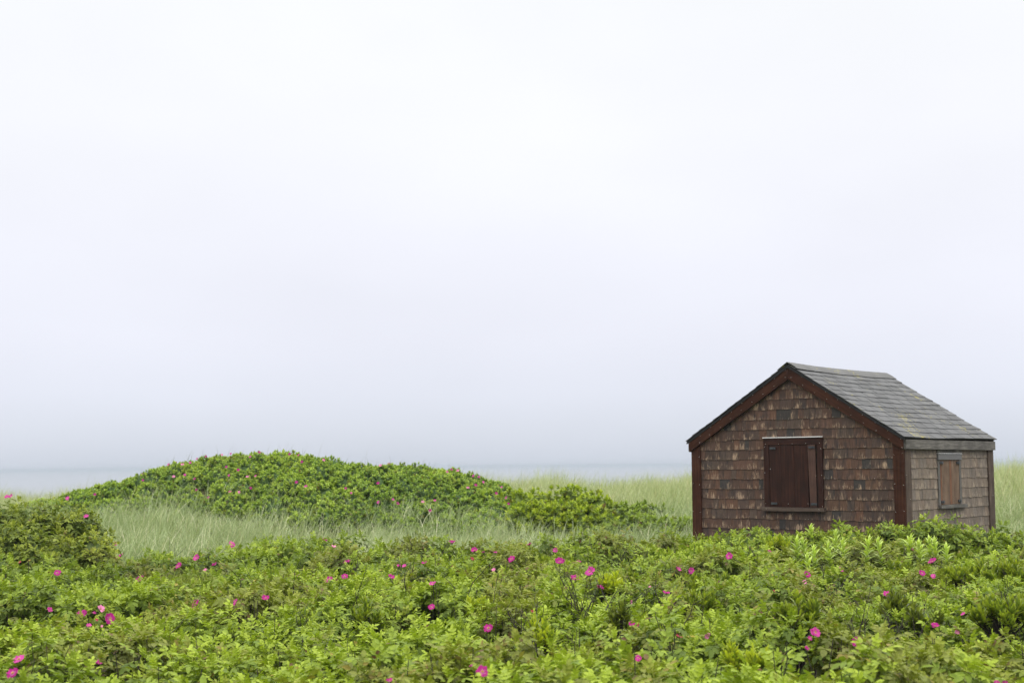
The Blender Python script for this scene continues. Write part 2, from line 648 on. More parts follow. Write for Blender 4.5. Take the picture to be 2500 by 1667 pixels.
gx = axis([(-400, -60, 20), (-60, -16, 2.0), (-16, 16, .3), (16, 60, 2.0), (60, 400, 20)])
gy = axis([(-40, 4, 2.0), (4, 42, .3), (42, 100, 2.0)])
GX, GY = np.meshgrid(gx, gy)
GZ = ground(GX, GY)
nx, ny = len(gx), len(gy)
idx = np.arange(nx * ny).reshape(ny, nx)
F = np.stack([idx[:-1, :-1], idx[:-1, 1:], idx[1:, 1:], idx[1:, :-1]], -1).reshape(-1, 4)
o = link('ground', make_mesh('ground', np.stack([GX, GY, GZ], -1).reshape(-1, 3), F, smooth=True), ground_mat())
tag(o, 'sandy dune ground under the roses and grass', kind='structure')

SEA_Z = -4.0
sx = np.array([-20000, -3000, -400, 400, 3000, 20000.])
sy = np.array([-20000, 60, 400, 1500, 6000, 22000.])
SX, SY = np.meshgrid(sx, sy)
idx = np.arange(36).reshape(6, 6)
F = np.stack([idx[:-1, :-1], idx[:-1, 1:], idx[1:, 1:], idx[1:, :-1]], -1).reshape(-1, 4)
o = link('sea', make_mesh('sea', np.stack([SX, SY, np.full_like(SX, SEA_Z)], -1).reshape(-1, 3), F), sea_mat())
tag(o, 'pale grey-blue sea fading into the fog', kind='structure')

# the air: even haze from just under the sea up to just above the hut
hv = np.array([(x, y, z) for z in (-11.0, 4.2) for y in (-21000, 23000) for x in (-21000, 21000)], float)
hf = np.array([(0, 2, 3, 1), (4, 5, 7, 6), (0, 1, 5, 4), (2, 6, 7, 3), (0, 4, 6, 2), (1, 3, 7, 5)])
m, n, l, out = new_mat('haze')
pv = n.new('ShaderNodeVolumePrincipled')
pv.inputs['Color'].default_value = (.42, .465, .53, 1)
pv.inputs['Density'].default_value = 0.0005
l.new(pv.outputs[0], out.inputs['Volume'])
HAZE = True
if HAZE:
    tag(link('haze', make_mesh('haze', hv, hf), m), 'pale sea fog in the air over the dunes', kind='stuff')


# ------------------------------------------------------------------ the hut
class Boards:
    """Boxes with wood UVs, gathered into one mesh; nails go to material slot 1."""

    def __init__(s):
        s.V, s.F, s.UV, s.M, s.C = [], [], [], [], []
        s.n = 0

    def poly(s, V, faces, uvs, midx=0, col=(.1, .1, .1)):
        V = np.asarray(V, float)
        s.V.append(V)
        s.F += [tuple(i + s.n for i in f) for f in faces]
        s.UV += uvs
        s.M += [midx] * len(faces)
        s.C += [col] * len(V)
        s.n += len(V)

    def box(s, x0, x1, y0, y1, z0, z1, long=None, fr=None, midx=0, col=(.1, .1, .1)):
        c = np.array([(x, y, z) for z in (z0, z1) for y in (y0, y1) for x in (x0, x1)], float)
        size = (x1 - x0, y1 - y0, z1 - z0)
        la = int(np.argmax(size)) if long is None else long
        ot = [i for i in range(3) if i != la]
        faces = [(0, 2, 3, 1), (4, 5, 7, 6), (0, 1, 5, 4), (2, 6, 7, 3), (0, 4, 6, 2), (1, 3, 7, 5)]
        off = RNG.uniform(0, 20)
        uvs = [[(c[i][la] + off, c[i][ot[0]] + c[i][ot[1]] + off) for i in f] for f in faces]
        if fr is not None:
            c = c @ np.asarray(fr[0]).T + np.asarray(fr[1])
        s.poly(c, faces, uvs, midx, col)

    def prism(s, pts2, y0, y1, udir, midx=0, rev=False):
        """Polygon in the x-z plane pushed along y. udir: 2-D direction of the grain."""
        pts2 = np.asarray(pts2, float)
        k = len(pts2)
        V = np.array([(x, y0, z) for x, z in pts2] + [(x, y1, z) for x, z in pts2])
        ud = np.asarray(udir, float)
        ud /= np.linalg.norm(ud)
        vd = np.array([-ud[1], ud[0]])
        off = RNG.uniform(0, 20)
        q = lambda i: (float(V[i][[0, 2]] @ ud) + off, float(V[i][[0, 2]] @ vd) + float(V[i][1]) + off)
        faces = [tuple(range(k)), tuple(range(2 * k - 1, k - 1, -1))]
        for i in range(k):
            j = (i + 1) % k
            faces.append((i, i + k, j + k, j))
        s.poly(V, faces, [[q(i) for i in f] for f in faces], midx)

    def nail(s, p, r=.0045, midx=1):
        p = np.asarray(p, float)
        r = r * .72
        V = p + r * np.array([(1, 0, 0), (0, 1, 0), (-1, 0, 0), (0, -1, 0), (0, 0, 1), (0, 0, -1)], float)
        f = [(0, 1, 4), (1, 2, 4), (2, 3, 4), (3, 0, 4), (1, 0, 5), (2, 1, 5), (3, 2, 5), (0, 3, 5)]
        s.poly(V, f, [[(0, 0)] * 3] * 8, midx)

    def build(s, name, mats, parent=None):
        me = bpy.data.meshes.new(name)
        V = np.concatenate(s.V)
        me.from_pydata(V.tolist(), [], s.F)
        me.polygons.foreach_set('material_index', np.array(s.M, np.int32))
        l = me.uv_layers.new(name='UVMap')
        l.data.foreach_set('uv', np.array([c for f in s.UV for c in f], np.float32).ravel())
        a = me.attributes.new('pigment', 'FLOAT_COLOR', 'POINT')
        c = np.ones((len(V), 4), np.float32)
        c[:, :3] = np.array(s.C, np.float32)
        a.data.foreach_set('color', c.ravel())
        me.update()
        return link(name, me, mats, parent)


HUT_T = np.array([4.5982, 17.2242, EYE + 0.1855])
HUT_YAW = -0.70366
hut = empty('hut', HUT_T, HUT_YAW)
tag(hut, 'small brown cedar shingle hut with shuttered windows and grey roof', 'hut')

XL, XR, XC = -2.880, 0.138, -1.384        # outer faces of the corner posts, ridge line
YB = 2.70                                 # rear face
ZB = -1.75                                # walls run down into the ground
SLOPE = 0.615
APEX = 1.055                              # underside of the roof at the ridge
EXPO = 0.127


def roof_z(x):
    return APEX - SLOPE * abs(x - XC)


def shingle_wall(name, mat, pigments, horizontal, plane, sgn, lo, hi, rows, holes, gable, nails=False, zoff=0.0):
    """Courses of separate shingles. horizontal: axis (0 = x, 1 = y) the courses run along; plane: wall plane; sgn: outward."""
    b = Boards()

    def P(u, d, z):
        return (u, plane + sgn * d, z) if horizontal == 0 else (plane + sgn * d, u, z)

    for i in rows:
        zb = -i * EXPO + zoff
        zt = zb + EXPO + .004
        u = lo - RNG.uniform(0, .1)
        while u < hi:
            w = RNG.choice([.06, .08, .09, .10, .115, .13, .15, .19]) * RNG.uniform(.88, 1.12)
            a, c = max(u, lo), min(u + w - .002, hi)
            u += w
            if c - a < .012:
                continue
            pieces = [(a, c)]
            for (h0, h1, z0, z1) in holes:
                if zb + .3 * EXPO < z1 and zb + .7 * EXPO > z0:
                    nxt = []
                    for (p, q) in pieces:
                        if q <= h0 or p >= h1:
                            nxt.append((p, q))
                        else:
                            if p < h0 - .012:
                                nxt.append((p, h0))
                            if q > h1 + .012:
                                nxt.append((h1, q))
                    pieces = nxt
            pal = pigments[int(RNG.choice(len(pigments), p=PIGW))]
            col = tuple(np.array(pal) * RNG.uniform(.85, 1.18))
            drop = RNG.normal(0, .0025) - (.006 if RNG.random() < .04 else 0)
            th = RNG.uniform(.009, .013)
            off = RNG.uniform(0, 40)
            for (p, q) in pieces:
                tl, tr = zt, zt
                if gable:
                    tl, tr = min(zt, roof_z(p) - .02), min(zt, roof_z(q) - .02)
                    if min(tl, tr) < zb + .004:
                        continue
                zb2 = zb + drop
                V = [P(p, th, zb2), P(q, th, zb2), P(q, .003, tr), P(p, .003, tl), P(p, 0, zb2), P(q, 0, zb2), P(q, 0, tr), P(p, 0, tl)]
                fs = [(0, 1, 2, 3), (4, 5, 1, 0), (4, 0, 3, 7), (1, 5, 6, 2)]
                if (horizontal == 0) == (sgn > 0):
                    fs = [f[::-1] for f in fs]
                uvm = {0: (p + off, 0), 1: (q + off, 0), 2: (q + off, (tr - zb) / EXPO), 3: (p + off, (tl - zb) / EXPO), 4: (p + off, 0), 5: (q + off, 0), 6: (q + off, 1), 7: (p + off, 1)}
                b.poly(V, fs, [[uvm[k] for k in f] for f in fs], 0, col)
                if nails and RNG.random() < .35:
                    b.nail(P(RNG.uniform(p, q), th + .001, zb2 + RNG.uniform(.004, .012)), r=.0035)
    return b


BROWNS = [(.068, .040, .030), (.076, .042, .030), (.060, .039, .031), (.066, .045, .035), (.084, .047, .031), (.036, .031, .029), (.090, .047, .031)]
GREYS = [(.150, .118, .094), (.140, .112, .090), (.130, .106, .088), (.160, .126, .098), (.138, .114, .096), (.120, .100, .086), (.150, .112, .086)]
PIGW = np.array([.26, .2, .2, .12, .1, .06, .06])

# sheathing: one plain inner shell so that nothing shows between shingles
b = Boards()
b.prism([(XL + .03, ZB), (XR - .03, ZB), (XR - .03, roof_z(XR - .03) - .02), (XC, APEX - .02), (XL + .03, roof_z(XL + .03) - .02)], .004, YB - .004, (0, 1))
b.build('sheathing', M_INSIDE, hut)

WIN = (-1.779, -.944, -.735, .143)
b = shingle_wall('front', M_FRONT, BROWNS, 0, .002, -1, -2.742, .0, range(-8, 14), [WIN], True, nails=True)
o = b.build('shingle_wall', [M_FRONT, M_NAIL], hut)
o['label'] = 'brown streaked shingle gable wall'
b = shingle_wall('rear', M_FRONT, BROWNS, 0, YB - .002, 1, XL + .13, XR - .13, range(-8, 14), [], True)
b.build('shingle_wall', [M_SIDE, M_NAIL], hut)
SWIN = (.948, 1.662, -.755, -.02)
b = shingle_wall('side', M_SIDE, GREYS, 1, XR - .022, 1, .166, YB - .16, range(1, 14), [SWIN], False, zoff=.004)
o = b.build('shingle_wall', [M_SIDE, M_NAIL], hut)
o['label'] = 'silver grey shingle side wall'
b = shingle_wall('far_side', M_SIDE, GREYS, 1, XL + .022, -1, .166, YB - .16, range(1, 14), [], False, zoff=.004)
b.build('shingle_wall', [M_SIDE, M_NAIL], hut)

# corner boards
for x0, x1 in ((XL, -2.742), (.0, XR)):
    b = Boards()
    b.box(x0, x1, -.027, .002, ZB, roof_z((x0 + x1) / 2) - .10, long=2)
    for k, z in enumerate(np.arange(-1.15, .0, .36)):
        for xx in (x0 + .014, x1 - .016):
            b.nail((xx, -.029, z + RNG.uniform(-.03, .03)), .005)
    b.build('corner_post', [M_RED, M_NAIL], hut)
    b = Boards()
    b.box(x0, x1, YB - .002, YB + .027, ZB, roof_z((x0 + x1) / 2) - .10, long=2)
    b.build('corner_post', [M_BROWN, M_NAIL], hut)
for x, s in ((XR, 1), (XL, -1)):
    xs = sorted((x - s * .02, x + s * .005))
    for y0, y1 in ((.0035, .164), (YB - .158, YB - .004)):
        b = Boards()
        b.box(xs[0], xs[1], y0, y1, ZB, -.012, long=2)
        b.nail((x + s * .006, y0 + .02, -.33), .004)
        b.nail((x + s * .006, y0 + .11, -.62), .004)
        b.build('corner_post', [M_BROWN, M_NAIL], hut)

# rake boards on both gables
RK = .158
for (ya, yb, mat) in ((-.052, -.0275, M_RED), (YB + .0275, YB + .052, M_BROWN)):
    for s in (-1, 1):
        xe = XL - .028 if s < 0 else XR + .004
        top = lambda x: APEX - SLOPE * abs(x - XC) + .002
        pts = [(XC + s * .001, top(XC)), (XC + s * .001, top(XC) - RK - .012), (xe - s * .012, top(xe) - RK * .88), (xe, top(xe) - RK * .80), (xe, top(xe))]
        if s < 0:
            pts = pts[::-1]
        b = Boards()
        b.prism(pts, ya, yb, (s * 1.0, -SLOPE))
        if ya < 0:
            for t in np.linspace(.02, .985, 10):
                x = XC + (xe - XC) * t
                b.nail((x, ya - .002, top(x) - .030 - RNG.uniform(0, .01)), .005)
                b.nail((x + s * .012, ya - .002, top(x + s * .012) - .115 - RNG.uniform(0, .015)), .005)
        b.build('rake_board', [mat, M_NAIL], hut)

# fascia along both eaves
for s, x in ((1, XR), (-1, XL)):
    b = Boards()
    xa, xb = sorted((x - s * .03, x + s * .033))
    b.box(xa, xb, -.024, YB + .026, -.020, roof_z(x + s * .033) - .004, long=1)
    b.build('fascia_board', [M_GREY, M_NAIL], hut)

# roof: courses of asphalt tabs on two slopes
TH = math.atan(SLOPE)
RUN = 1.548
SL = RUN / math.cos(TH)
RY0, RY1 = -.070, YB + .062


def roof_pt(s, d, y, h):
    """Point on a slope: d metres down from the ridge, h above the deck; the old deck sags a little."""
    sag = -.012 * math.sin(math.pi * max(0, min(1, (y + .08) / 2.85))) * (1 - .5 * d / SL) + .006 * math.sin(d * 9 + y * 2.1) * (d / SL)
    x = d * math.cos(TH) + h * math.sin(TH)
    z = APEX - d * math.sin(TH) + h * math.cos(TH) + sag
    return (XC + s * x, y, z)


roof = None
for s in (1, -1):
    b = Boards()
    # deck, coloured black so the gaps between tabs look like shadow lines
    ys = np.linspace(RY0 + .012, RY1 - .012, 9)
    for y0, y1 in zip(ys[:-1], ys[1:]):
        for d0, d1 in zip(np.linspace(0, SL - .012, 7)[:-1], np.linspace(0, SL - .012, 7)[1:]):
            V = [roof_pt(s, d0, y0, .006), roof_pt(s, d1, y0, .006), roof_pt(s, d1, y1, .006), roof_pt(s, d0, y1, .006),
                 roof_pt(s, d0, y0, .020), roof_pt(s, d1, y0, .020), roof_pt(s, d1, y1, .020), roof_pt(s, d0, y1, .020)]
            fs = [(0, 3, 2, 1), (4, 5, 6, 7), (0, 1, 5, 4), (3, 7, 6, 2), (1, 2, 6, 5), (0, 4, 7, 3)]
            if s < 0:
                fs = [f[::-1] for f in fs]
            b.poly(V, fs, [[(0, 0)] * 4] * 6, 1)
    nrow = 14
    ex = SL / nrow
    for r in range(nrow):
        d1 = SL - r * ex
        d0 = d1 - ex - .03
        y = RY0 - (.15 if r % 2 else .0) - RNG.uniform(0, .03)
        wav = RNG.uniform(-1, 1, 4)
        while y < RY1:
            w = .305 * RNG.uniform(.97, 1.03)
            a, c = max(y, RY0 + RNG.uniform(-.006, .006)), min(y + w - .016, RY1 + RNG.uniform(-.008, .008))
            y += w
            if c - a < .02:
                continue
            g = RNG.uniform(.074, .102)
            if r == nrow - 1:
                g *= 1.1
            col = (g * .98, g, g * 1.05)
            lift = .0245 + RNG.uniform(0, .003)
            de = d1 + RNG.uniform(-.003, .003) + .005 * math.sin(a * 3 + wav[0] * 3)
            k = 3
            yy = np.linspace(a, c, k)
            V = []
            for q in yy:
                bend = .004 * math.sin(q * 5 + wav[1] * 4)
                V += [roof_pt(s, max(d0, .0), q, .022), roof_pt(s, de, q, lift + .004 + bend * .5), roof_pt(s, de, q, .0205)]
            fs = []
            for j in range(k - 1):
                o_ = j * 3
                fs += [(o_, o_ + 1, o_ + 4, o_ + 3), (o_ + 1, o_ + 2, o_ + 5, o_ + 4)]
            o_ = (k - 1) * 3
            fs += [(0, 2, 1), (o_, o_ + 1, o_ + 2)]
            if s < 0:
                fs = [f[::-1] for f in fs]
            b.poly(V, fs, [[(0, 0)] * len(f) for f in fs], 0, col)
    o = b.build('roof_slope', [M_ROOF, M_BLACK], hut)
    roof = roof or o
b = Boards()
for s in (1, -1):
    xa, xe = XC, (XR + .030 if s > 0 else XL - .052)
    b.prism([(xa, APEX + .004), (xa, APEX - .024), (xe, APEX - SLOPE * abs(xe - XC) - .020), (xe, APEX - SLOPE * abs(xe - XC) + .004)][::s], -.0615, -.0535, (s, -SLOPE), midx=1)
b.build('drip_edge', [M_ROOF, M_BLACK], roof)
# ridge cap, long strip with three overlapping caps at the front end
b = Boards()
segs = [(RY0 - .004, .16, .044), (.11, .36, .041), (.30, .60, .038), (.52, RY1 + .006, .035)]
for (y0, y1, h) in segs:
    ys = np.linspace(y0, y1, max(2, int((y1 - y0) / .12)))
    prof = [(-1, .15, h - .014), (-1, .07, h - .010), (-1, .0, h - .006), (1, .07, h), (1, .15, h - .006)]
    V = []
    for q in ys:
        w = .006 * math.sin(q * 7)
        for (s, d, hh) in prof:
            pt = roof_pt(s, d + (w if d > .1 else 0), q, hh)
            V.append((XC, pt[1], pt[2] + .012) if d == 0 else pt)
    fs = []
    k = len(prof)
    for j in range(len(ys) - 1):
        for i in range(k - 1):
            fs.append((j * k + i, (j + 1) * k + i, (j + 1) * k + i + 1, j * k + i + 1))
    g = RNG.uniform(.092, .108)
    b.poly(V, fs, [[(0, 0)] * 4] * len(fs), 0, (g, g * 1.01, g * 1.03))
cap = b.build('ridge_cap', [M_ROOF, M_BLACK], roof)
sol = cap.modifiers.new('thickness', 'SOLIDIFY')
sol.thickness = .006
sol.offset = -1

# front window: frame, drip cap, shutter of boards, hinges, sill
fx0, fx1, fz0, fz1 = -1.779, -.944, -.735, .142
b = Boards()
b.box(fx0, fx1, -.030, .0, .056, fz1)
for k in np.linspace(fx0 + .03, fx1 - .03, 5):
    b.nail((k, -.032, .068), .005)
b.box(fx0, -1.702, -.0275, .0, fz0, .0558, long=2)
b.box(-1.018, fx1, -.0275, .0, fz0, .0558, long=2)
for z in (.03, -.30, -.69):
    b.nail((fx0 + .015, -.030, z), .005)
    b.nail((fx1 - .015, -.030, z - .03), .005)
frame = b.build('window_frame', [M_DARKRED, M_NAIL], hut)
b = Boards()
b.box(fx0 - .006, fx1 + .006, -.042, .0, fz1 + .001, fz1 + .012)
b.build('drip_cap', [M_WHITE], frame)
b = Boards()
for x0, x1, y in ((-1.701, -1.53, -.0215), (-1.528, -1.345, -.0225), (-1.343, -1.150, -.0205)):
    b.box(x0, x1, y, -.002, -.733, .054, long=2)
b.nail((-1.685, -.0245, -.25), .007)
for xx in (-1.44, -1.16):
    b.nail((xx, -.025, -.69), .005)
shut = b.build('shutter', [M_DARKRED, M_NAIL], hut)
shut['label'] = 'wide dark red board shutter'
b = Boards()
b.prism([(-1.125, -.730), (-1.032, -.730), (-1.040, .052), (-1.145, .052)], -.030, -.0205, (0, 1))
b.nail((-1.036, -.032, -.34), .005)
o = b.build('batten', [M_STRIP, M_NAIL], shut)
for (x, z) in ((-1.640, .012), (-1.085, .018), (-1.635, -.688), (-1.070, -.690)):
    b = Boards()
    b.box(x - .042, x + .042, -.040, -.0305, z - .014, z + .014)
    b.box(x - .018, x + .018, -.048, -.0402, z - .008, z + .008)
    b.nail((x - .03, -.041, z), .006, 0)
    b.nail((x + .03, -.041, z), .006, 0)
    b.build('hinge', [M_IRON, M_NAIL], shut)
b = Boards()
b.box(-1.802, -.920, -.060, .0, -.784, -.736)
b.nail((-1.74, -.062, -.755), .005)
b.nail((-.99, -.062, -.755), .005)
b.build('window_sill', [M_BROWN, M_NAIL], hut)

# side window
sxp = XR - .022
b = Boards()
b.box(sxp, sxp + .018, .950, 1.012, -.712, -.149, long=2)
b.box(sxp, sxp + .018, 1.598, 1.660, -.712, -.149, long=2)
b.box(sxp, sxp + .018, .948, 1.70, -.066, -.0215, long=1)
frame = b.build('window_frame', [M_GREY, M_NAIL], hut)
b = Boards()
b.box(sxp, sxp + .030, .945, 1.664, -.148, -.072, long=1)
b.build('flashing', [M_LEAD], frame)
b = Boards()
b.box(sxp, sxp + .038, .942, 1.667, -.0715, -.0665, long=1)
b.build('drip_cap', [M_WHITE], frame)
b = Boards()
ys = [1.014, 1.065, 1.20, 1.305, 1.36, 1.43, 1.52, 1.596]
for k in range(7):
    b.box(sxp, sxp + .014 + .001 * (k % 2), ys[k], ys[k + 1] - .002, -.711, -.150, long=2, midx=2 if k in (0, 3) else 0)
shut = b.build('shutter', [M_PLANK2, M_NAIL, M_PLANK], hut)
shut['label'] = 'narrow orange and grey plank shutter'
for (y, z) in ((1.05, -.185), (1.56, -.185), (1.06, -.675), (1.58, -.672)):
    b = Boards()
    b.box(sxp + .0175, sxp + .028, y - .048, y + .048, z - .016, z + .016, long=1)
    b.box(sxp + .0282, sxp + .036, y - .02, y + .02, z - .010, z + .010, long=1)
    b.nail((sxp + .03, y - .034, z), .006, 0)
    b.nail((sxp + .03, y + .034, z), .006, 0)
    b.build('hinge', [M_IRON, M_NAIL], shut)
b = Boards()
b.box(sxp, sxp + .055, .940, 1.738, -.756, -.7135, long=1)
b.build('window_sill', [M_GREY, M_NAIL], hut)
# a little out of level, as it stands
hut.rotation_euler = (Matrix.Rotation(HUT_YAW, 3, 'Z') @ Matrix.Rotation(-0.00227, 3, 'X') @ Matrix.Rotation(0.00014, 3, 'Y')).to_euler()


# ------------------------------------------------------------------ foliage templates
def leaflet(lod):
    """Unit leaflet along +x, width along y, normal +z: rows of three vertices (left, midrib, right)."""
    rows = {0: [(0, .20), (.30, .46), (.68, .40), (1.0, .06)], 1: [(0, .22), (.45, .48), (1.0, .10)], 2: [(0, .3), (1.0, .22)]}[lod]
    V, F = [], []
    for (t, w) in rows:
        dz = -.14 * t * t
        V += [(t, -w * .62, dz + .13 * w), (t, 0, dz - .05 * w), (t, w * .62, dz + .13 * w)]
    for i in range(len(rows) - 1):
        a = i * 3
        F += [(a, a + 3, a + 4, a + 1), (a + 1, a + 4, a + 5, a + 2)]
    return np.array(V), np.array(F)


def compound_leaf(rng, lod, length, e0, droop, pairs):
    """A rose leaf in the x-z plane: rachis, paired leaflets and a terminal one. Returns verts, faces, leaf-local random."""
    LV, LF = leaflet(lod)
    V, F, R = [], [], []
    n = 0
    ts = list(np.linspace(.38, .86, pairs)) if pairs else []
    steps = 12
    ang = e0 - droop * np.linspace(0, 1, steps + 1)
    pts = np.zeros((steps + 1, 3))
    for k in range(steps):
        pts[k + 1] = pts[k] + length / steps * np.array([math.cos(ang[k]), 0, math.sin(ang[k])])
    S = np.array([0, 1.0, 0])

    def put(t, side, L):
        nonlocal n
        k = min(int(t * steps), steps)
        a = ang[k]
        T = np.array([math.cos(a), 0, math.sin(a)])
        Nn = np.array([-math.sin(a), 0, math.cos(a)])
        if side:
            th = math.radians(rng.uniform(48, 68))
            D = math.cos(th) * T + side * math.sin(th) * S - rng.uniform(-.15, .35) * Nn
        else:
            D = T - rng.uniform(-.1, .3) * Nn
        D /= np.linalg.norm(D)
        Nn = Nn + rng.normal(0, .22, 3)
        Wd = np.cross(Nn, D)
        Wd /= np.linalg.norm(Wd)
        N2 = np.cross(D, Wd)
        w = rng.uniform(.9, 1.15)
        V.append(pts[k] + L * (LV[:, :1] * D + LV[:, 1:2] * w * Wd + LV[:, 2:] * N2))
        F.append(LF + n)
        n += len(LV)
        R.append(np.full(len(LV), rng.uniform()))

    Lb = length * .36
    for t in ts:
        L = Lb * (.75 + .45 * t) * rng.uniform(.9, 1.1)
        put(t, 1, L)
        put(t, -1, L)
    put(1.0, 0, Lb * 1.25 * rng.uniform(.9, 1.1))
    if lod == 0:
        w = .0016
        rv = []
        for k in (0, 6, 12):
            rv += [pts[k] + (0, -w, 0), pts[k] + (0, w, 0)]
        V.append(np.array(rv))
        F.append(np.array([(0, 2, 3, 1), (2, 4, 5, 3)]) + n)
        n += 6
        R.append(np.full(6, .9))
    return np.concatenate(V), np.concatenate(F), np.concatenate(R)


def rose_shoot(seed, lod):
    """Leafy shoot tip about 0.2 m across. young: 1 at the heart of the shoot, 0 on the outer leaves."""
    rng = np.random.default_rng(seed)
    V, F, Y, R = [], [], [], []
    n = 0
    nl = {0: 9, 1: 8, 2: 7}[lod]
    for i in range(nl):
        f = i / (nl - 1)
        yaw = i * 2.39996 + rng.uniform(-.3, .3)
        e0 = math.radians(82 - 62 * f + rng.uniform(-10, 10))
        length = (.060 + .062 * min(1, f * 1.5)) * rng.uniform(.85, 1.15)
        droop = math.radians(20 + 55 * f + rng.uniform(-10, 15))
        v, fc, r = compound_leaf(rng, lod, length, e0, droop, {0: 3, 1: 3, 2: 1}[lod])
        if lod == 2:
            v = v * (1.15, 1.5, 1.15)
        base = np.array([0.008 * math.cos(yaw), .008 * math.sin(yaw), -.075 * f])
        c, s = math.cos(yaw), math.sin(yaw)
        v = v @ np.array([[c, s, 0], [-s, c, 0], [0, 0, 1]]) + base
        V.append(v)
        F.append(fc + n)
        n += len(v)
        Y.append(np.full(len(v), 1 - f) + 0.0)
        R.append(r * .5 + rng.uniform() * .5)
    return np.concatenate(V), np.concatenate(F), np.concatenate(Y), np.concatenate(R)


def tuft(seed):
    """Compact far-off shoot tip, 0.1 m across: nine broad leaves."""
    rng = np.random.default_rng(seed)
    LV, LF = leaflet(1)
    V, F, Y, R = [], [], [], []
    n = 0
    for i in range(9):
        f = i / 8
        yaw = i * 2.4 + rng.uniform(-.3, .3)
        el = math.radians(75 - 70 * f + rng.uniform(-12, 12))
        D = np.array([math.cos(yaw) * math.cos(el), math.sin(yaw) * math.cos(el), math.sin(el)])
        S = np.array([-math.sin(yaw), math.cos(yaw), rng.normal(0, .25)])
        S /= np.linalg.norm(S)
        Nn = np.cross(D, S)
        L = .058 * rng.uniform(.8, 1.15)
        v = L * (LV[:, :1] * D + LV[:, 1:2] * 1.1 * S + LV[:, 2:] * Nn) + np.array([0, 0, -.03 * f])
        V.append(v)
        F.append(LF + n)
        n += len(v)
        Y.append(np.full(len(v), 1 - f))
        R.append(np.full(len(v), rng.uniform()))
    return np.concatenate(V), np.concatenate(F), np.concatenate(Y), np.concatenate(R)


SHOOTS = {lod: [rose_shoot(100 * lod + k, lod) for k in range(7)] for lod in (0, 1, 2)}
SHOOTS[3] = [tuft(900 + k) for k in range(7)]

ROSE_PAL = dict(young=np.array((.290, .372, .034)), mid=np.array((.164, .230, .025)), old=np.array((.070, .108, .019)),
                blue=np.array((.100, .165, .045)), yellow=np.array((.28, .24, .045)), brown=np.array((.11, .06, .030)))


def rose_colour(young, rnd, tint, dead, pal=ROSE_PAL):
    """young (nv), rnd (nv) per leaf, tint (ni) per shoot, dead (ni): returns (ni, nv, 3)."""
    y = np.clip(young[None] * .8 + (tint[:, None] - .5) * .9 + (rnd[None] - .5) * .55 + .12, 0, 1)[..., None]
    c = np.where(y > .5, pal['mid'] + (pal['young'] - pal['mid']) * (y - .5) * 2, pal['old'] + (pal['mid'] - pal['old']) * y * 2)
    b = np.clip((rnd[None] - .72) * 3.5, 0, 1)[..., None] * (1 - young[None, :, None])
    c = c * (1 - .6 * b) + pal['blue'] * .6 * b
    sick = ((rnd[None] * 7.31 + dead[:, None] * 3.17) % 1.0)
    k = (sick < (.008 + .15 * (dead[:, None] > .95)))[..., None]
    c = np.where(k, np.where((rnd[None, :, None] * 13.7) % 1 < .45, pal['yellow'], pal['brown']), c)
    dull = (.62 * (dead[:, None] > .90) * (.4 + .6 * rnd[None]))[..., None]
    c = c * (1 - dull) + np.array((.135, .115, .034)) * dull
    return c


def frames(normal, yaw, scale):
    """Rotation-scale matrices (n,3,3) whose columns are the images of x, y, z; z goes to the normals."""
    z = normal / np.linalg.norm(normal, axis=1, keepdims=True)
    ref = np.stack([np.cos(yaw), np.sin(yaw), np.zeros_like(yaw)], 1)
    x = ref - z * (ref * z).sum(1, keepdims=True)
    x /= np.linalg.norm(x, axis=1, keepdims=True) + 1e-9
    y = np.cross(z, x)
    return np.stack([x, y, z], 2) * np.asarray(scale)[:, None, None]


def scatter(soup, pos, normal, scale, tint, lod, rng, pal=ROSE_PAL, dead=None):
    pos = np.asarray(pos, float)
    which = rng.integers(0, len(SHOOTS[lod]), len(pos))
    if dead is None:
        dead = rng.uniform(0, 1, len(pos))
    M = frames(normal, rng.uniform(0, 2 * math.pi, len(pos)), scale)
    for k, (V, F, Y, R) in enumerate(SHOOTS[lod]):
        s = np.nonzero(which == k)[0]
        if not len(s):
            continue
        P = np.einsum('nij,vj->nvi', M[s], V) + pos[s][:, None]
        C = rose_colour(Y, R, tint[s], dead[s], pal)
        FF = F[None] + (np.arange(len(s)) * len(V))[:, None, None]
        soup.add(P.reshape(-1, 3), FF.reshape(-1, 4), C.reshape(-1, 3))


def sticks(soup, tops, bottoms, r, col):
    """Thin three-sided stems between two point lists."""
    t, b = np.asarray(tops, float), np.asarray(bottoms, float)
    n = len(t)
    ang = np.arange(3) * 2 * math.pi / 3
    off = np.stack([np.cos(ang), np.sin(ang), 0 * ang], 1)
    V = np.concatenate([b[:, None] + off[None] * r, t[:, None] + off[None] * r * .6], 1)
    F = np.array([(0, 1, 4, 3), (1, 2, 5, 4), (2, 0, 3, 5)])
    FF = F[None] + (np.arange(n) * 6)[:, None, None]
    soup.add(V.reshape(-1, 3), FF.reshape(-1, 4), np.repeat(np.asarray(col)[None], n * 6, 0))


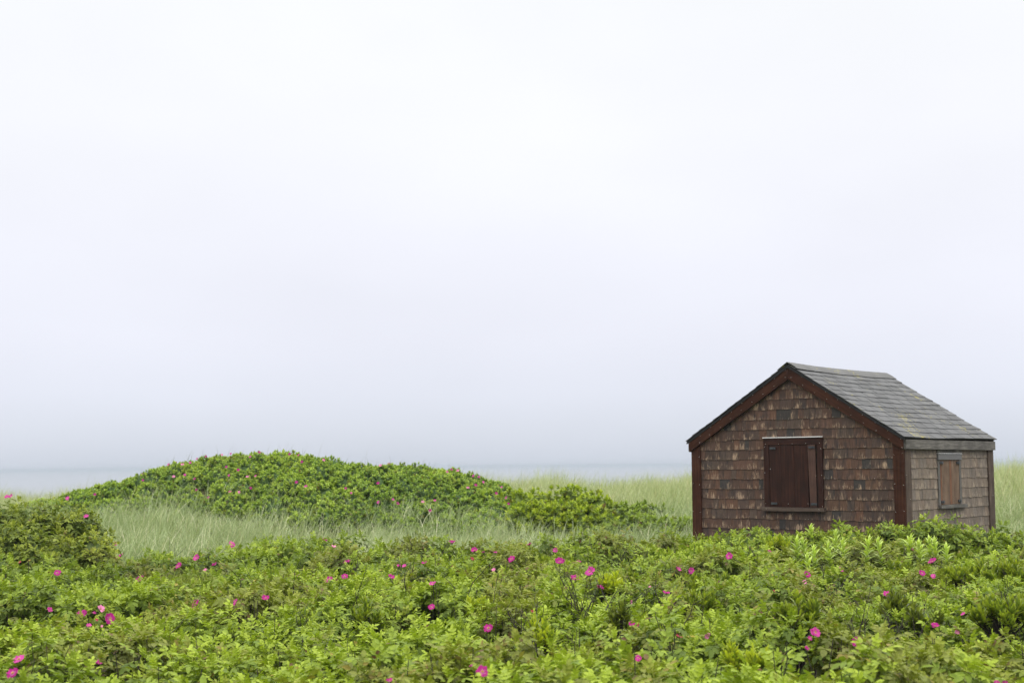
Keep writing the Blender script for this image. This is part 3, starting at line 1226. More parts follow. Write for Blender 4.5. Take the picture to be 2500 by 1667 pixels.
def shade_core(soup, c, rx, ry, h, rng, col):
    """Added opaque dome inside a bush: blocks light leaks, darkens the hollows."""
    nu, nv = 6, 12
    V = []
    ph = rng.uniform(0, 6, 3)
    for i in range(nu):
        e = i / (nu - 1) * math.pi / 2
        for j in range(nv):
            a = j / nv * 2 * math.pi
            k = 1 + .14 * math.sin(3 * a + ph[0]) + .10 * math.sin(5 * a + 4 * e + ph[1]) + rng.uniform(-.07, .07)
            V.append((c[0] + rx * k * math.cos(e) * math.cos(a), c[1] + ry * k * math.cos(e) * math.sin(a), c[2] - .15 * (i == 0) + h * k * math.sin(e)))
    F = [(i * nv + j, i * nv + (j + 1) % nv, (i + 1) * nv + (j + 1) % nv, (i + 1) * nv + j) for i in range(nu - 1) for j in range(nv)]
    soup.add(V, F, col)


def in_hut(x, y, m=0.12):
    c, s = math.cos(-HUT_YAW), math.sin(-HUT_YAW)
    dx, dy = x - HUT_T[0], y - HUT_T[1]
    u, v = c * dx - s * dy, s * dx + c * dy
    return (u > XL - m) & (u < XR + m) & (v > -m) & (v < YB + m)


CLEAR = []          # (x, y, r): places in the thicket taken by other plants


def P6(x, y):
    return 1650 + x / 2.767, 1250 + y / 2.767


def P5(x, y):
    return 850 + x / 2.767, 1300 + y / 2.767


def P4(x, y):
    return x / 2.767, 1300 + y / 2.767


def P3(x, y):
    return 900 + x / 2.767, 1050 + y / 2.767


def P2(x, y):
    return x / 2.352, 1050 + y / 2.352


# ------------------------------------------------------------------ single plants in the thicket
def rosette_shrub(name, loc, rng, h, w, nb, pal, leaf_l=.050, leaves=15):
    """Bayberry: dark branches fanning up from the base, each ending in a rosette of narrow leaves."""
    root = empty(name, loc)
    br, lf = Soup(), Soup()
    lv = np.array([(0, -.10, 0), (0, .10, 0), (.55, -.17, .02), (.55, .17, .02), (1.0, -.05, -.05), (1.0, .05, -.05)])
    lfc = np.array([(0, 2, 3, 1), (2, 4, 5, 3)])
    for i in range(nb):
        a = rng.uniform(0, 2 * math.pi)
        rr = w * math.sqrt(rng.uniform(0, 1))
        top = np.array([rr * math.cos(a), rr * math.sin(a), h * (1 - .35 * (rr / w) ** 2) * rng.uniform(.78, 1.05)])
        mid = np.array([top[0] * .35, top[1] * .35, top[2] * .5]) + rng.normal(0, .015, 3)
        v, f = tube([(0, 0, -.12), mid, top], [.007, .005, .0035], 4)
        br.add(v, f, (.03, .025, .02))
        d = top - mid
        d /= np.linalg.norm(d)
        for k in range(leaves):
            q = k / leaves
            yaw = k * 2.4
            el = math.radians(82 - 80 * q + rng.uniform(-12, 12))
            D = np.array([math.cos(yaw) * math.cos(el), math.sin(yaw) * math.cos(el), math.sin(el)])
            D = D + .5 * d * (1 - q)
            D /= np.linalg.norm(D)
            S = np.cross(D, np.array([.1, .05, 1.0]))
            S /= np.linalg.norm(S) + 1e-9
            Nn = np.cross(S, D)
            L = leaf_l * 1.15 * rng.uniform(.8, 1.2)
            base = top - d * .05 * q
            vv = base + L * (lv[:, :1] * D + lv[:, 1:2] * S * .85 + lv[:, 2:] * Nn)
            t = rng.uniform()
            c = pal[0] * t + pal[1] * (1 - t)
            if rng.uniform() < .3:
                c = pal[2]
            lf.add(vv, lfc, c)
    br.build('branch', M_BARK, root)
    lf.build('foliage', M_BAY, root)
    return root


BAY_PAL = [np.array((.30, .35, .045)), np.array((.20, .26, .040)), np.array((.12, .17, .035))]
BAY_DARK = [np.array((.19, .22, .04)), np.array((.12, .15, .03)), np.array((.08, .105, .03))]
BAY_YELLOW = [np.array((.46, .50, .05)), np.array((.36, .42, .05)), np.array((.22, .29, .04))]  # brightest, yellowest leaves

bay = [  # px, height over the canopy, half width, branches, palette, label
    (P6(125, 560), .13, .15, 16, BAY_PAL, 'yellow-green spiky shrub just below the flowers under the hut, leftmost of a pair'),
    (P6(290, 545), .15, .16, 18, BAY_PAL, 'yellow-green spiky shrub right of its twin, in front of the large shutter'),
    (P6(715, 745), .12, .13, 12, BAY_DARK, 'dark spiky shrub of bare-looking branches beside a brighter one, mid bed'),
    (P6(840, 770), .15, .17, 20, BAY_PAL, 'fan-shaped spiky shrub with black branches, mid bed under the hut corner'),
    (P6(1500, 420), .12, .17, 18, BAY_PAL, 'low olive spiky shrub below the lime plants and hut corner'),
    (P6(2200, 760), .18, .24, 34, BAY_PAL, 'large fan-shaped spiky shrub with black base at the right edge of the bed'),
    (P6(690, 245), .14, .14, 16, BAY_YELLOW, 'bright yellow spiky shrub beside the lime plants under the hut wall'),
    (P6(1975, 350), .13, .16, 16, BAY_PAL, 'olive spiky shrub below the side wall of the hut'),
    (P6(1900, 490), .12, .22, 24, BAY_PAL, 'wide olive shrub, leftmost of the patch right of the lime plants'),
    (P6(2080, 460), .12, .22, 26, BAY_PAL, 'wide olive shrub, middle of the patch at the right of the bed'),
    (P6(2260, 460), .13, .20, 24, BAY_PAL, 'wide olive shrub nearest the right picture edge'),
    (P6(1500, 690), .10, .15, 14, BAY_DARK, 'dull dark spiky shrub among twigs at the right of the bed'),
    (P6(1690, 770), .10, .12, 12, BAY_DARK, 'small dark spiky shrub with a faded bloom above it'),
    (P6(395, 1085), .09, .075, 9, BAY_YELLOW, 'lime yellow shrub at the bottom edge, left one of two'),
    (P6(545, 1090), .08, .085, 9, BAY_YELLOW, 'lime yellow shrub at the bottom edge, right one of two'),
    (P6(160, 650), .10, .15, 14, BAY_PAL, 'olive spiky shrub in the mid bed below the large shutter'),
    (P5(1890, 395), .14, .13, 14, BAY_PAL, 'upright spiky shrub with dark branches left of the paired shrubs'),
    (P5(1770, 400), .11, .12, 12, BAY_YELLOW, 'yellow spiky shrub beside a drooping magenta bloom'),
    (P5(1290, 230), .09, .12, 12, BAY_PAL, 'small yellow-green shrub among roses in the middle of the bed'),
    (P5(130, 600), .10, .14, 12, BAY_PAL, 'yellow-green shrub under the twigs at the left middle of the bed'),
    (P5(860, 560), .09, .11, 12, BAY_YELLOW, 'yellow-green shrub behind the round magenta bloom'),
    (P5(1300, 730), .08, .11, 10, BAY_YELLOW, 'pale yellow-green shrub below a bare forked twig, front bed'),
    (P5(1830, 620), .08, .10, 10, BAY_DARK, 'small olive shrub by a magenta bloom below the hut'),
]
for k, (pp, up, w, nb, pal, lab) in enumerate(bay):
    p = hit(pp[0], pp[1], canopy)
    CLEAR.append((p[0], p[1], w * .72))
    if k in (2, 3, 5):
        CLEAR.append((p[0], p[1] - w * .8, w * .55))
    rng = np.random.default_rng(300 + k)
    base = np.array([p[0], p[1], canopy(p[0], p[1]) - .17])
    up, w, nb = up * .55, w * .78, int(nb * .75)
    big = k in (13, 14)
    r = rosette_shrub('spiky_shrub', base, rng, .22 + up, w, int(nb * 1.5), pal, leaf_l=.055 if not big else .065, leaves=24)
    tag(r, lab, 'shrub', 'spiky shrubs among the roses')


def goldenrod(loc, rng, h):
    root = empty('goldenrod', loc)
    st, lf = Soup(), Soup()
    bend = rng.normal(0, .03, 2)
    zs = np.linspace(-.2, h, 9)
    pts = np.array([(bend[0] * (z / h) ** 2, bend[1] * (z / h) ** 2, z) for z in zs])
    v, f = tube(pts, np.linspace(.005, .0025, 9), 5)
    st.add(v, f)
    lv = np.array([(0, -.05, 0), (0, .05, 0), (.3, -.10, .06), (.3, .10, .06), (.65, -.085, .03), (.65, .085, .03), (1.0, -.01, -.12), (1.0, .01, -.12)])
    lfc = np.array([(0, 2, 3, 1), (2, 4, 5, 3), (4, 6, 7, 5)])
    nl = 46
    for k in range(nl):
        q = k / (nl - 1)
        z = h * (.12 + .88 * q)
        yaw = k * 2.4 + rng.uniform(-.2, .2)
        el = math.radians(5 + 70 * q ** 2.2 + rng.uniform(-8, 8))
        D = np.array([math.cos(yaw) * math.cos(el), math.sin(yaw) * math.cos(el), math.sin(el)])
        S = np.array([-math.sin(yaw), math.cos(yaw), 0])
        Nn = np.cross(D, S)
        L = (.135 - .060 * q ** 3) * rng.uniform(.85, 1.15)
        base = np.array([bend[0] * (z / h) ** 2, bend[1] * (z / h) ** 2, z])
        vv = base + L * (lv[:, :1] * D + lv[:, 1:2] * S * 1.3 + lv[:, 2:] * Nn)
        c = np.array((.36, .45, .12)) * (.75 + .5 * q) * rng.uniform(.85, 1.12)
        lf.add(vv, lfc, c)
    st.build('stem', M_STEM, root)
    lf.build('foliage', M_LIME, root)
    return root


gold = [  # tip px, in zoom coordinates
    ((925, 112), 'tallest lime green leafy plant standing before the hut wall'), ((1075, 150), 'lime green plant right of the tallest one, against a round bush'),
    ((818, 200), 'leftmost lime green leafy plant of the row under the shutter'), ((888, 210), 'lime green plant between the leftmost and the tallest one'),
    ((945, 262), 'short lime green plant just below the tallest one'), ((915, 310), 'lowest lime green plant, half sunk among rose leaves'),
    ((1135, 215), 'pale lime green plant with a spreading top near the hut corner'), ((1278, 205), 'slender lime green plant standing alone in front of the corner post'),
    ((1395, 205), 'faded lime green plant left of the corner post bloom'), ((1562, 185), 'lime green plant directly under the bloom by the corner post'),
    ((1655, 222), 'broad lime green plant, left one of three below the dark round bush'), ((1725, 198), 'tallest of the three lime green plants below the dark round bush'),
    ((1762, 212), 'lime green plant, right one of three below the dark round bush'), ((1825, 250), 'small yellowish plant right of the three lime green ones'),
    ((1040, 235), 'small lime green plant left of the pale spreading one')]
for k, ((zx, zy), lab) in enumerate(gold):
    px, py = P6(zx, zy)
    rng = np.random.default_rng(500 + k)
    h = rng.uniform(.34, .42)
    # the base stands where the canopy is met about 0.22 m lower than the tip
    yb = hit(px, py + 40, canopy)
    d = px_ray(px, py)
    t = yb[1] / d[1]
    tip = np.array([d[0] * t, yb[1], EYE + d[2] * t])
    base = tip - np.array([0, 0, h])
    CLEAR.append((base[0], base[1] - .05, .17))
    CLEAR.append((base[0], base[1] - .30, .15))
    CLEAR.append((base[0], base[1] - .55, .12))
    r = goldenrod(base, rng, h)
    tag(r, lab, 'plant', 'lime green plants in front of the hut')


def twig_branch(soup, rng, p, d, L, r, depth):
    n = 5
    pts = [p]
    for k in range(n):
        d = d + rng.normal(0, .16, 3)
        d[2] += .04
        d /= np.linalg.norm(d)
        pts.append(pts[-1] + d * L / n)
    v, f = tube(pts, np.linspace(r, r * .55, n + 1), 4)
    soup.add(v, f, (.03, .025, .022))
    if depth > 0:
        for k in range(rng.integers(2, 4)):
            q = pts[rng.integers(2, n + 1)]
            d2 = d + rng.normal(0, .5, 3)
            d2[2] = abs(d2[2]) + .15
            d2 /= np.linalg.norm(d2)
            twig_branch(soup, rng, q, d2, L * rng.uniform(.5, .75), r * .6, depth - 1)


twigs = [(P5(350, 320), .30, 'bare grey twigs beside a magenta bloom, left middle of the bed', 4),
         (P5(695, 420), .36, 'single dark stem holding a leafy top, middle of the bed', 1), (P5(920, 290), .26, 'thin grey twigs left of the striped pale bloom', 3),
         (P5(1225, 590), .30, 'bare forked twig in the centre of the bed', 2), (P5(1530, 560), .42, 'largest bare dark twigs, a fan left of the hut shrubs', 5),
         (P5(2050, 520), .36, 'bare dark twigs below the hut, left of the spiky shrubs', 4), (P5(2200, 770), .38, 'long bare twig leaning left under the seed head', 1),
         (P4(1465, 940), .26, 'forked bare twig at the bottom edge, left of centre', 2), (P4(2080, 620), .28, 'bare twig arching over leaves left of centre', 2),
         (P5(1830, 200), .24, 'dark dead twigs clumped left of the hut post', 5), (P5(2040, 185), .26, 'dark dead twigs nearest the hut post', 5),
         (P6(1020, 480), .28, 'dense black twigs between two pink blooms under the hut', 5), (P6(1760, 740), .26, 'thin bare twigs above a faded bloom at the right', 3),
         (P6(1335, 640), .38, 'tall thin bare stem left of the magenta bloom at right', 1), (P6(1440, 770), .28, 'bare branching twigs right of the tall thin stem', 4),
         (P6(770, 1100), .42, 'long bare stem leaning at the bottom edge', 1), (P6(900, 1110), .20, 'tangle of bare twigs at the bottom edge', 4),
         (P6(1150, 790), .24, 'grey bare twigs right of the two magenta blooms', 4), (P6(500, 300), .30, 'bare twigs under the left end of the hut wall', 4),
         (P6(2310, 740), .30, 'bare twigs behind the large shrub at the right edge', 4), (P4(915, 690), .26, 'dark stem with a dead head, left front of the bed', 2),
         (P4(1325, 560), .24, 'straight dark stem under a magenta bloom, left of centre', 1), (P5(2130, 640), .26, 'bare twig beside the red seed head, under the hut', 2)]
for k, (pp, h, lab, dens) in enumerate(twigs):
    rng = np.random.default_rng(700 + k)
    p = hit(pp[0], pp[1], canopy)
    if dens >= 3:
        CLEAR.append((p[0], p[1] - .06, .13))
    s = Soup()
    for j in range(dens + 1 if dens > 1 else 1):
        d = np.array([rng.normal(0, .35), rng.normal(0, .3), 1.0])
        d /= np.linalg.norm(d)
        twig_branch(s, rng, np.array([rng.normal(0, .03), rng.normal(0, .03), -.24]), d, h * rng.uniform(.75, 1.05), .0048, 2 if dens > 1 else 1)
    o = s.build('bare_twig', M_BARK)
    o.location = (p[0], p[1], canopy(p[0], p[1]) - .02)
    tag(o, lab, 'twigs', 'bare twigs in the rose bed')


def grass_blades(rng, x, y, z, length, lean, width, cols, az=None, azs=1.0, segs=4):
    """Arching blades: returns verts, faces, colours."""
    n = len(x)
    a = rng.normal(az if az is not None else 0, azs, n) if az is not None else rng.uniform(0, 2 * math.pi, n)
    D = np.stack([np.cos(a), np.sin(a)], 1)
    fa = rng.uniform(0, math.pi, n)
    Wd = np.stack([np.cos(fa), np.sin(fa), np.zeros(n)], 1)
    V = np.zeros((n, (segs + 1) * 2, 3))
    hx = np.zeros(n)
    hz = np.zeros(n)
    e0 = rng.uniform(.02, .22, n)
    for k in range(segs + 1):
        t = k / segs
        if k:
            th = e0 + lean * ((k - .5) / segs) ** 1.5
            hx = hx + np.sin(th) * length / segs
            hz = hz + np.cos(th) * length / segs
        c = np.stack([x + D[:, 0] * hx, y + D[:, 1] * hx, z + hz], 1)
        w = width * (1 - t ** 2 * .92)
        V[:, 2 * k] = c - Wd * (w / 2)[:, None]
        V[:, 2 * k + 1] = c + Wd * (w / 2)[:, None]
    F = np.array([(2 * k, 2 * k + 1, 2 * k + 3, 2 * k + 2) for k in range(segs)])
    FF = F[None] + (np.arange(n) * (segs + 1) * 2)[:, None, None]
    t = np.repeat(np.linspace(0, 1, segs + 1), 2)
    C = cols[:, None] * (np.ones((1, len(t), 1)))
    return V.reshape(-1, 3), FF.reshape(-1, 4), C.reshape(-1, 3)


# the sword-leaved tuft at the left
p = hit(*P4(1290, 365), canopy)
rng = np.random.default_rng(41)
n = 260
s = Soup()
rr = .20 * np.sqrt(rng.uniform(0, 1, n))
aa = rng.uniform(0, 2 * math.pi, n)
s.add(*grass_blades(rng, rr * np.cos(aa) * 1.25, rr * np.sin(aa), np.full(n, -.12), rng.uniform(.16, .30, n), rng.uniform(.1, .7, n), rng.uniform(.006, .010, n),
                    np.array((.20, .24, .035)) * rng.uniform(.6, 1.3, n)[:, None]))
o = s.build('grass_tuft', M_GRASS)
o.location = (p[0], p[1], canopy(p[0], p[1]))
CLEAR.append((p[0], p[1], .24))
tag(o, 'yellow-green sword-leaved grass tuft among roses on the left', 'grass tuft')


# ------------------------------------------------------------------ separate rose bushes
def rose_bush(loc, rng, rx, ry, h, n, lod, pal=ROSE_PAL, tint0=.5, low=-.1, stems=True):
    """A rounded bush: shoots over an uneven dome, stems inside."""
    root = empty('rose_bush', loc)
    s = Soup()
    n = int(n * 1.6)
    u = rng.uniform(low, 1, n)
    a = rng.uniform(0, 2 * math.pi, n)
    rxy = np.sqrt(np.maximum(0, 1 - np.clip(u, 0, 1) ** 2))
    lump = 1 + .20 * np.sin(a * 3 + rng.uniform(0, 6)) * rxy + .14 * np.sin(a * 5 + u * 6 + rng.uniform(0, 6))
    deep = 1 - .35 * rng.uniform(0, 1, n) ** 2
    x, y, z = rx * rxy * np.cos(a) * lump * deep, ry * rxy * np.sin(a) * lump * deep, h * u * lump * deep
    pos = np.stack([x, y, z], 1)
    nrm = np.stack([x / rx ** 2, y / ry ** 2, np.maximum(z, 0) / h ** 2], 1)
    nrm /= np.linalg.norm(nrm, axis=1, keepdims=True) + 1e-6
    nrm = nrm * .75 + np.array([0, 0, .75]) + rng.normal(0, .2, (n, 3))
    tint = np.clip(tint0 + rng.normal(0, .16, n), 0, 1)
    scatter(s, pos, nrm, rng.uniform(.62, 1.0, n) * (1.5 if lod == 3 else 1), tint, lod, rng, pal)
    shade_core(s, (0, 0, 0), rx * .72, ry * .72, h * .74, rng, pal['old'] * .8)  # darkened dome added behind the leaves to keep light out
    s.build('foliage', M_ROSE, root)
    if stems:
        s = Soup()
        k = max(8, n // 5)
        t = pos[rng.integers(0, n, k)]
        bt = np.stack([t[:, 0] * .35, t[:, 1] * .35, np.full(k, -.45)], 1)
        sticks(s, t, bt, .005, (.05, .035, .03))
        s.build('stem', M_BARK, root)
    return root


def bush_at(pxc, pytop, depth, rx, ry, h, n, lod, seed, lab, group, tint0=.5, pal=ROSE_PAL, low=-.1, drop=.07):
    d = px_ray(pxc, pytop)
    t = depth / d[1]
    top = np.array([d[0] * t, depth, EYE + d[2] * t])
    rng = np.random.default_rng(seed)
    r = rose_bush((top[0], top[1], top[2] - h - drop), rng, rx, ry, h, n, lod, pal, tint0, low)
    CLEAR.append((top[0], top[1], min(rx, ry) * .6))
    return tag(r, lab, 'bush', group)


G_HUT = 'rose bushes along the hut'
bush_at(*P6(200, 155), 16.6, .30, .28, .30, 55, 1, 901, 'low light green rose bush at the foot of the left hut post', G_HUT, .62)
bush_at(*P6(505, 98), 16.4, .26, .24, .36, 60, 1, 902, 'rose bush with dull leaves left of the shutter sill', G_HUT, .40)
bush_at(*P6(620, 128), 16.3, .22, .24, .30, 44, 1, 903, 'small rose bush between the dull one and the shutter', G_HUT, .52)
bush_at(*P6(900, 88), 16.1, .34, .28, .38, 80, 1, 904, 'broad rose bush below the right end of the sill', G_HUT, .58)
bush_at(*P6(1160, 58), 16.0, .32, .30, .42, 85, 1, 905, 'rounded rose bush right of the lime plants, before the gable wall', G_HUT, .50)
bush_at(*P6(1420, 75), 16.0, .30, .26, .40, 75, 1, 906, 'rose bush hiding the foot of the corner post', G_HUT, .50)
bush_at(*P6(1720, 20), 15.8, .44, .36, .50, 150, 1, 907, 'largest dark round rose bush below the narrow shutter', G_HUT, .40)
bush_at(*P6(2080, 70), 15.9, .44, .36, .50, 135, 1, 908, 'rose bush at the far end of the side wall', G_HUT, .44)
bush_at(*P6(2320, 105), 15.6, .46, .38, .48, 135, 1, 909, 'rose bush at the right picture edge beside the hut', G_HUT, .46)
G_LEFT = 'dark rose bushes at the left edge'
DARK_PAL = dict(ROSE_PAL, young=np.array((.27, .31, .032)), mid=np.array((.150, .19, .024)), old=np.array((.07, .105, .02)))
bush_at(10, 1212, 15.9, .50, .5, .72, 210, 1, 921, 'dark rose bush cut by the left picture edge', G_LEFT, .38, DARK_PAL, drop=.125)
bush_at(105, 1214, 15.6, .48, .5, .75, 210, 1, 922, 'tall dark rose bush in the middle of the left clump', G_LEFT, .40, DARK_PAL, drop=.125)
bush_at(185, 1228, 15.9, .36, .42, .62, 150, 1, 923, 'dark rose bush at the right end of the left clump', G_LEFT, .36, DARK_PAL, drop=.125)
bush_at(60, 1262, 14.9, .55, .45, .48, 140, 1, 924, 'low olive rose bush in front of the tall dark ones', G_LEFT, .40, DARK_PAL, drop=.125)
bush_at(215, 1276, 15.4, .34, .4, .36, 80, 1, 925, 'low yellowish rose bush where the left clump meets the grass', G_LEFT, .66, DARK_PAL, drop=.125)

fl = []          # px, py, size px, kind


def addf(P, lst):
    for it in lst:
        x, y, s, k = it
        px, py = P(x, y)
        fl.append((px, py, s, k))


addf(P2, [(342, 670, 14, 'pinkopen'), (657, 652, 11, 'cup'), (687, 725, 16, 'pinkcup'), (1328, 652, 17, 'pinkopen'), (1130, 727, 16, 'pinkopen'), (1027, 773, 16, 'open'), (1235, 770, 14, 'shut'),
          (1180, 803, 13, 'pale'), (808, 855, 16, 'cup'), (328, 815, 17, 'open'), (110, 755, 8, 'red'), (508, 610, 8, 'pale'), (1863, 627, 9, 'cup'), (1915, 662, 10, 'pale'),
          (1995, 757, 14, 'cup'), (2290, 778, 9, 'pinkcup'), (2322, 778, 10, 'pinkcup'), (1712, 826, 9, 'pale'), (1890, 852, 21, 'open'), (1980, 836, 17, 'open'), (2242, 843, 15, 'shut')])
addf(P3, [(563, 758, 13, 'shut'), (717, 808, 14, 'cup'), (778, 820, 8, 'shut'), (855, 823, 8, 'pinkcup'), (697, 867, 9, 'red'), (968, 866, 19, 'open'), (1085, 773, 13, 'cup'), (1263, 805, 12, 'pinkopen'),
          (1290, 887, 18, 'cup'), (1408, 886, 17, 'open'), (1497, 950, 23, 'pinkopen'), (1392, 998, 18, 'cup'), (1552, 1058, 17, 'shut'), (847, 943, 13, 'pale'), (205, 913, 8, 'pinkcup'), (375, 893, 11, 'shut'),
          (433, 1030, 15, 'pinkopen'), (570, 925, 9, 'red'), (2090, 932, 14, 'pinkopen'), (2178, 942, 14, 'pinkopen'), (1905, 1055, 9, 'pale')])
addf(P4, [(335, 520, 12, 'pinkcup'), (557, 550, 19, 'cup'), (630, 537, 9, 'shut'), (680, 510, 16, 'pale'), (742, 575, 26, 'open'), (600, 624, 11, 'pinkcup'), (690, 626, 6, 'pale'), (650, 588, 9, 'red'),
          (1322, 477, 23, 'open'), (1593, 463, 15, 'pinkopen'), (1797, 438, 15, 'cup'), (128, 850, 27, 'pinkopen'), (90, 943, 30, 'open'), (662, 878, 15, 'shut')])
addf(P5, [(562, 497, 16, 'open'), (950, 640, 23, 'open'), (905, 935, 31, 'open'), (835, 895, 8, 'shut'), (283, 1000, 14, 'shut'), (268, 750, 7, 'pinkcup'), (1916, 610, 15, 'open'), (1962, 624, 9, 'red'),
          (2240, 700, 14, 'red'), (1960, 843, 17, 'open'), (2150, 410, 15, 'cup'), (1918, 462, 9, 'pale'), (1697, 560, 14, 'red'), (1245, 530, 8, 'red')])
addf(P6, [(1535, 142, 19, 'pinkopen'), (1558, 180, 12, 'pale'), (1585, 248, 10, 'shut'), (1735, 333, 18, 'cup'), (1660, 405, 16, 'open'), (1737, 427, 12, 'pinkopen'), (502, 235, 8, 'red'), (633, 265, 12, 'open'),
          (362, 292, 18, 'pinkopen'), (887, 415, 18, 'open'), (1115, 385, 15, 'pinkopen'), (860, 468, 14, 'pale'), (667, 673, 14, 'cup'), (1428, 552, 22, 'open'), (2168, 640, 16, 'pinkopen'), (2212, 640, 17, 'pinkopen'),
          (1942, 685, 10, 'pinkcup'), (1750, 765, 15, 'cup'), (1895, 810, 17, 'pale'), (220, 832, 16, 'pale'), (940, 805, 24, 'pinkopen'), (905, 845, 12, 'open'), (1215, 866, 22, 'open'), (885, 920, 11, 'shut'),
          (2170, 1148, 15, 'open'), (2225, 1150, 14, 'open'), (665, 530, 7, 'red')])

FPOS = []
for (px, py, s_, k_) in fl:
    q = hit(px, py + 2, lambda x, y: canopy(x, y) + .06)
    FPOS.append(q)
    CLEAR.append((q[0], q[1] - .05, .075 + .002 * s_))

# ------------------------------------------------------------------ the rose thicket of the foreground
rng = np.random.default_rng(2024)


def clear_mask(x, y):
    k = np.zeros(len(x))
    for (cx, cy, r) in CLEAR:
        d2 = (x - cx) ** 2 + (y - cy) ** 2
        k = np.maximum(k, np.exp(-(d2 / (r * r)) ** 2))
    return k


def back_edge(x, y):
    """1 inside the bed, falling to 0 where the grass takes over at the back."""
    edge = 16.6 + 1.9 * (vnoise(x, y * .3, 1.1, 21) - .5) + .9 * sstep(.5, 2.2, x) - .6 * sstep(-2.5, -4.5, x)
    edge = np.where(x > 5.8, 17.6 + 0 * x, edge)
    return 1 - sstep(edge - .9, edge + .6, y)


for k in range(330):            # open gaps where one looks down between the shoots
    gy = rng.uniform(6.0, 16.2)
    CLEAR.append((rng.uniform(-.40, .40) * gy, gy, rng.choice([.05, .07, .09, .12]) * (.8 + .03 * gy)))
soup = Soup()
stem_t, stem_b = [], []
for (ya, yb, dens, lod, layer) in ((4.9, 8.6, 118, 0, 0), (8.6, 18.2, 108, 1, 0), (4.9, 8.6, 48, 1, 1), (8.6, 18.2, 40, 2, 1)):
    A = 0
    w0, w1 = .40 * ya + .5, .40 * yb + .5
    n = int(dens * (w0 + w1) * (yb - ya))
    y = rng.uniform(ya, yb, n)
    x = rng.uniform(-1, 1, n) * (.40 * y + .5)
    c = canopy(x, y)
    keep = (rng.uniform(0, 1, n) < back_edge(x, y)) & ~in_hut(x, y, .10)
    keep &= rng.uniform(0, 1, n) > clear_mask(x, y) * (.95 if layer == 0 else .75)
    x, y, c = x[keep], y[keep], c[keep]
    n = len(x)
    e = .06
    gxn = -(canopy(x + e, y) - canopy(x - e, y)) / (2 * e)
    gyn = -(canopy(x, y + e) - canopy(x, y - e)) / (2 * e)
    nrm = np.stack([gxn * .8, gyn * .8, np.ones(n)], 1) + rng.normal(0, .22, (n, 3))
    if layer == 0:
        z = c + rng.normal(-.010, .045, n)
    else:
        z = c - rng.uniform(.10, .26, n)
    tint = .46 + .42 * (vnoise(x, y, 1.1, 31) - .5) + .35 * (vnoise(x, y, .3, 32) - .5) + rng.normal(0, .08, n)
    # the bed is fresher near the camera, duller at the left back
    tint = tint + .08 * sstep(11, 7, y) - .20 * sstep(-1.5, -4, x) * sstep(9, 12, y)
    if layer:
        tint = tint - .22  # older leaves below, coloured darker still to put shade into the gaps
    dd = np.where(vnoise(x, y, .55, 81) > .61, rng.uniform(.90, 1, n), rng.uniform(0, .955, n))
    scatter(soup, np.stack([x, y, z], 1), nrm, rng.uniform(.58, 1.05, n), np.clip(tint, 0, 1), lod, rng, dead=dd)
    if layer == 0:
        k = rng.uniform(0, 1, n) < .55
        stem_t.append(np.stack([x, y, z - .03], 1)[k])
        stem_b.append(np.stack([x + rng.normal(0, .06, n), y + rng.normal(0, .06, n), c - .45], 1)[k])
o = soup.build('rose_thicket', M_ROSE)
tag(o, 'low mass of bright green rose leaves filling the foreground', kind='stuff')
n = 900
y = rng.uniform(5.6, 16.5, n)
x = rng.uniform(-.4, .4, n) * y
c = canopy(x, y)
stem_t.append(np.stack([x + rng.normal(0, .05, n), y + rng.normal(0, .03, n), c + rng.uniform(-.02, .12, n)], 1))
stem_b.append(np.stack([x, y, c - .4], 1))
soup = Soup()
sticks(soup, np.concatenate(stem_t), np.concatenate(stem_b), .0042, (.05, .04, .03))
for k in range(95):
    gy = rng.uniform(6.2, 16.0)
    gxx = rng.uniform(-.38, .38) * gy
    c0 = float(canopy(gxx, gy))
    for j in range(rng.integers(1, 5)):
        d = np.array([rng.normal(0, .35), rng.normal(0, .3), 1.0])
        twig_branch(soup, rng, np.array([gxx + rng.normal(0, .03), gy + rng.normal(0, .03), c0 - .24]), d / np.linalg.norm(d), rng.uniform(.22, .34), .0042, 1)
o2 = soup.build('rose_stems', M_BARK)
tag(o2, 'thin dark stems under the rose leaves', kind='stuff')

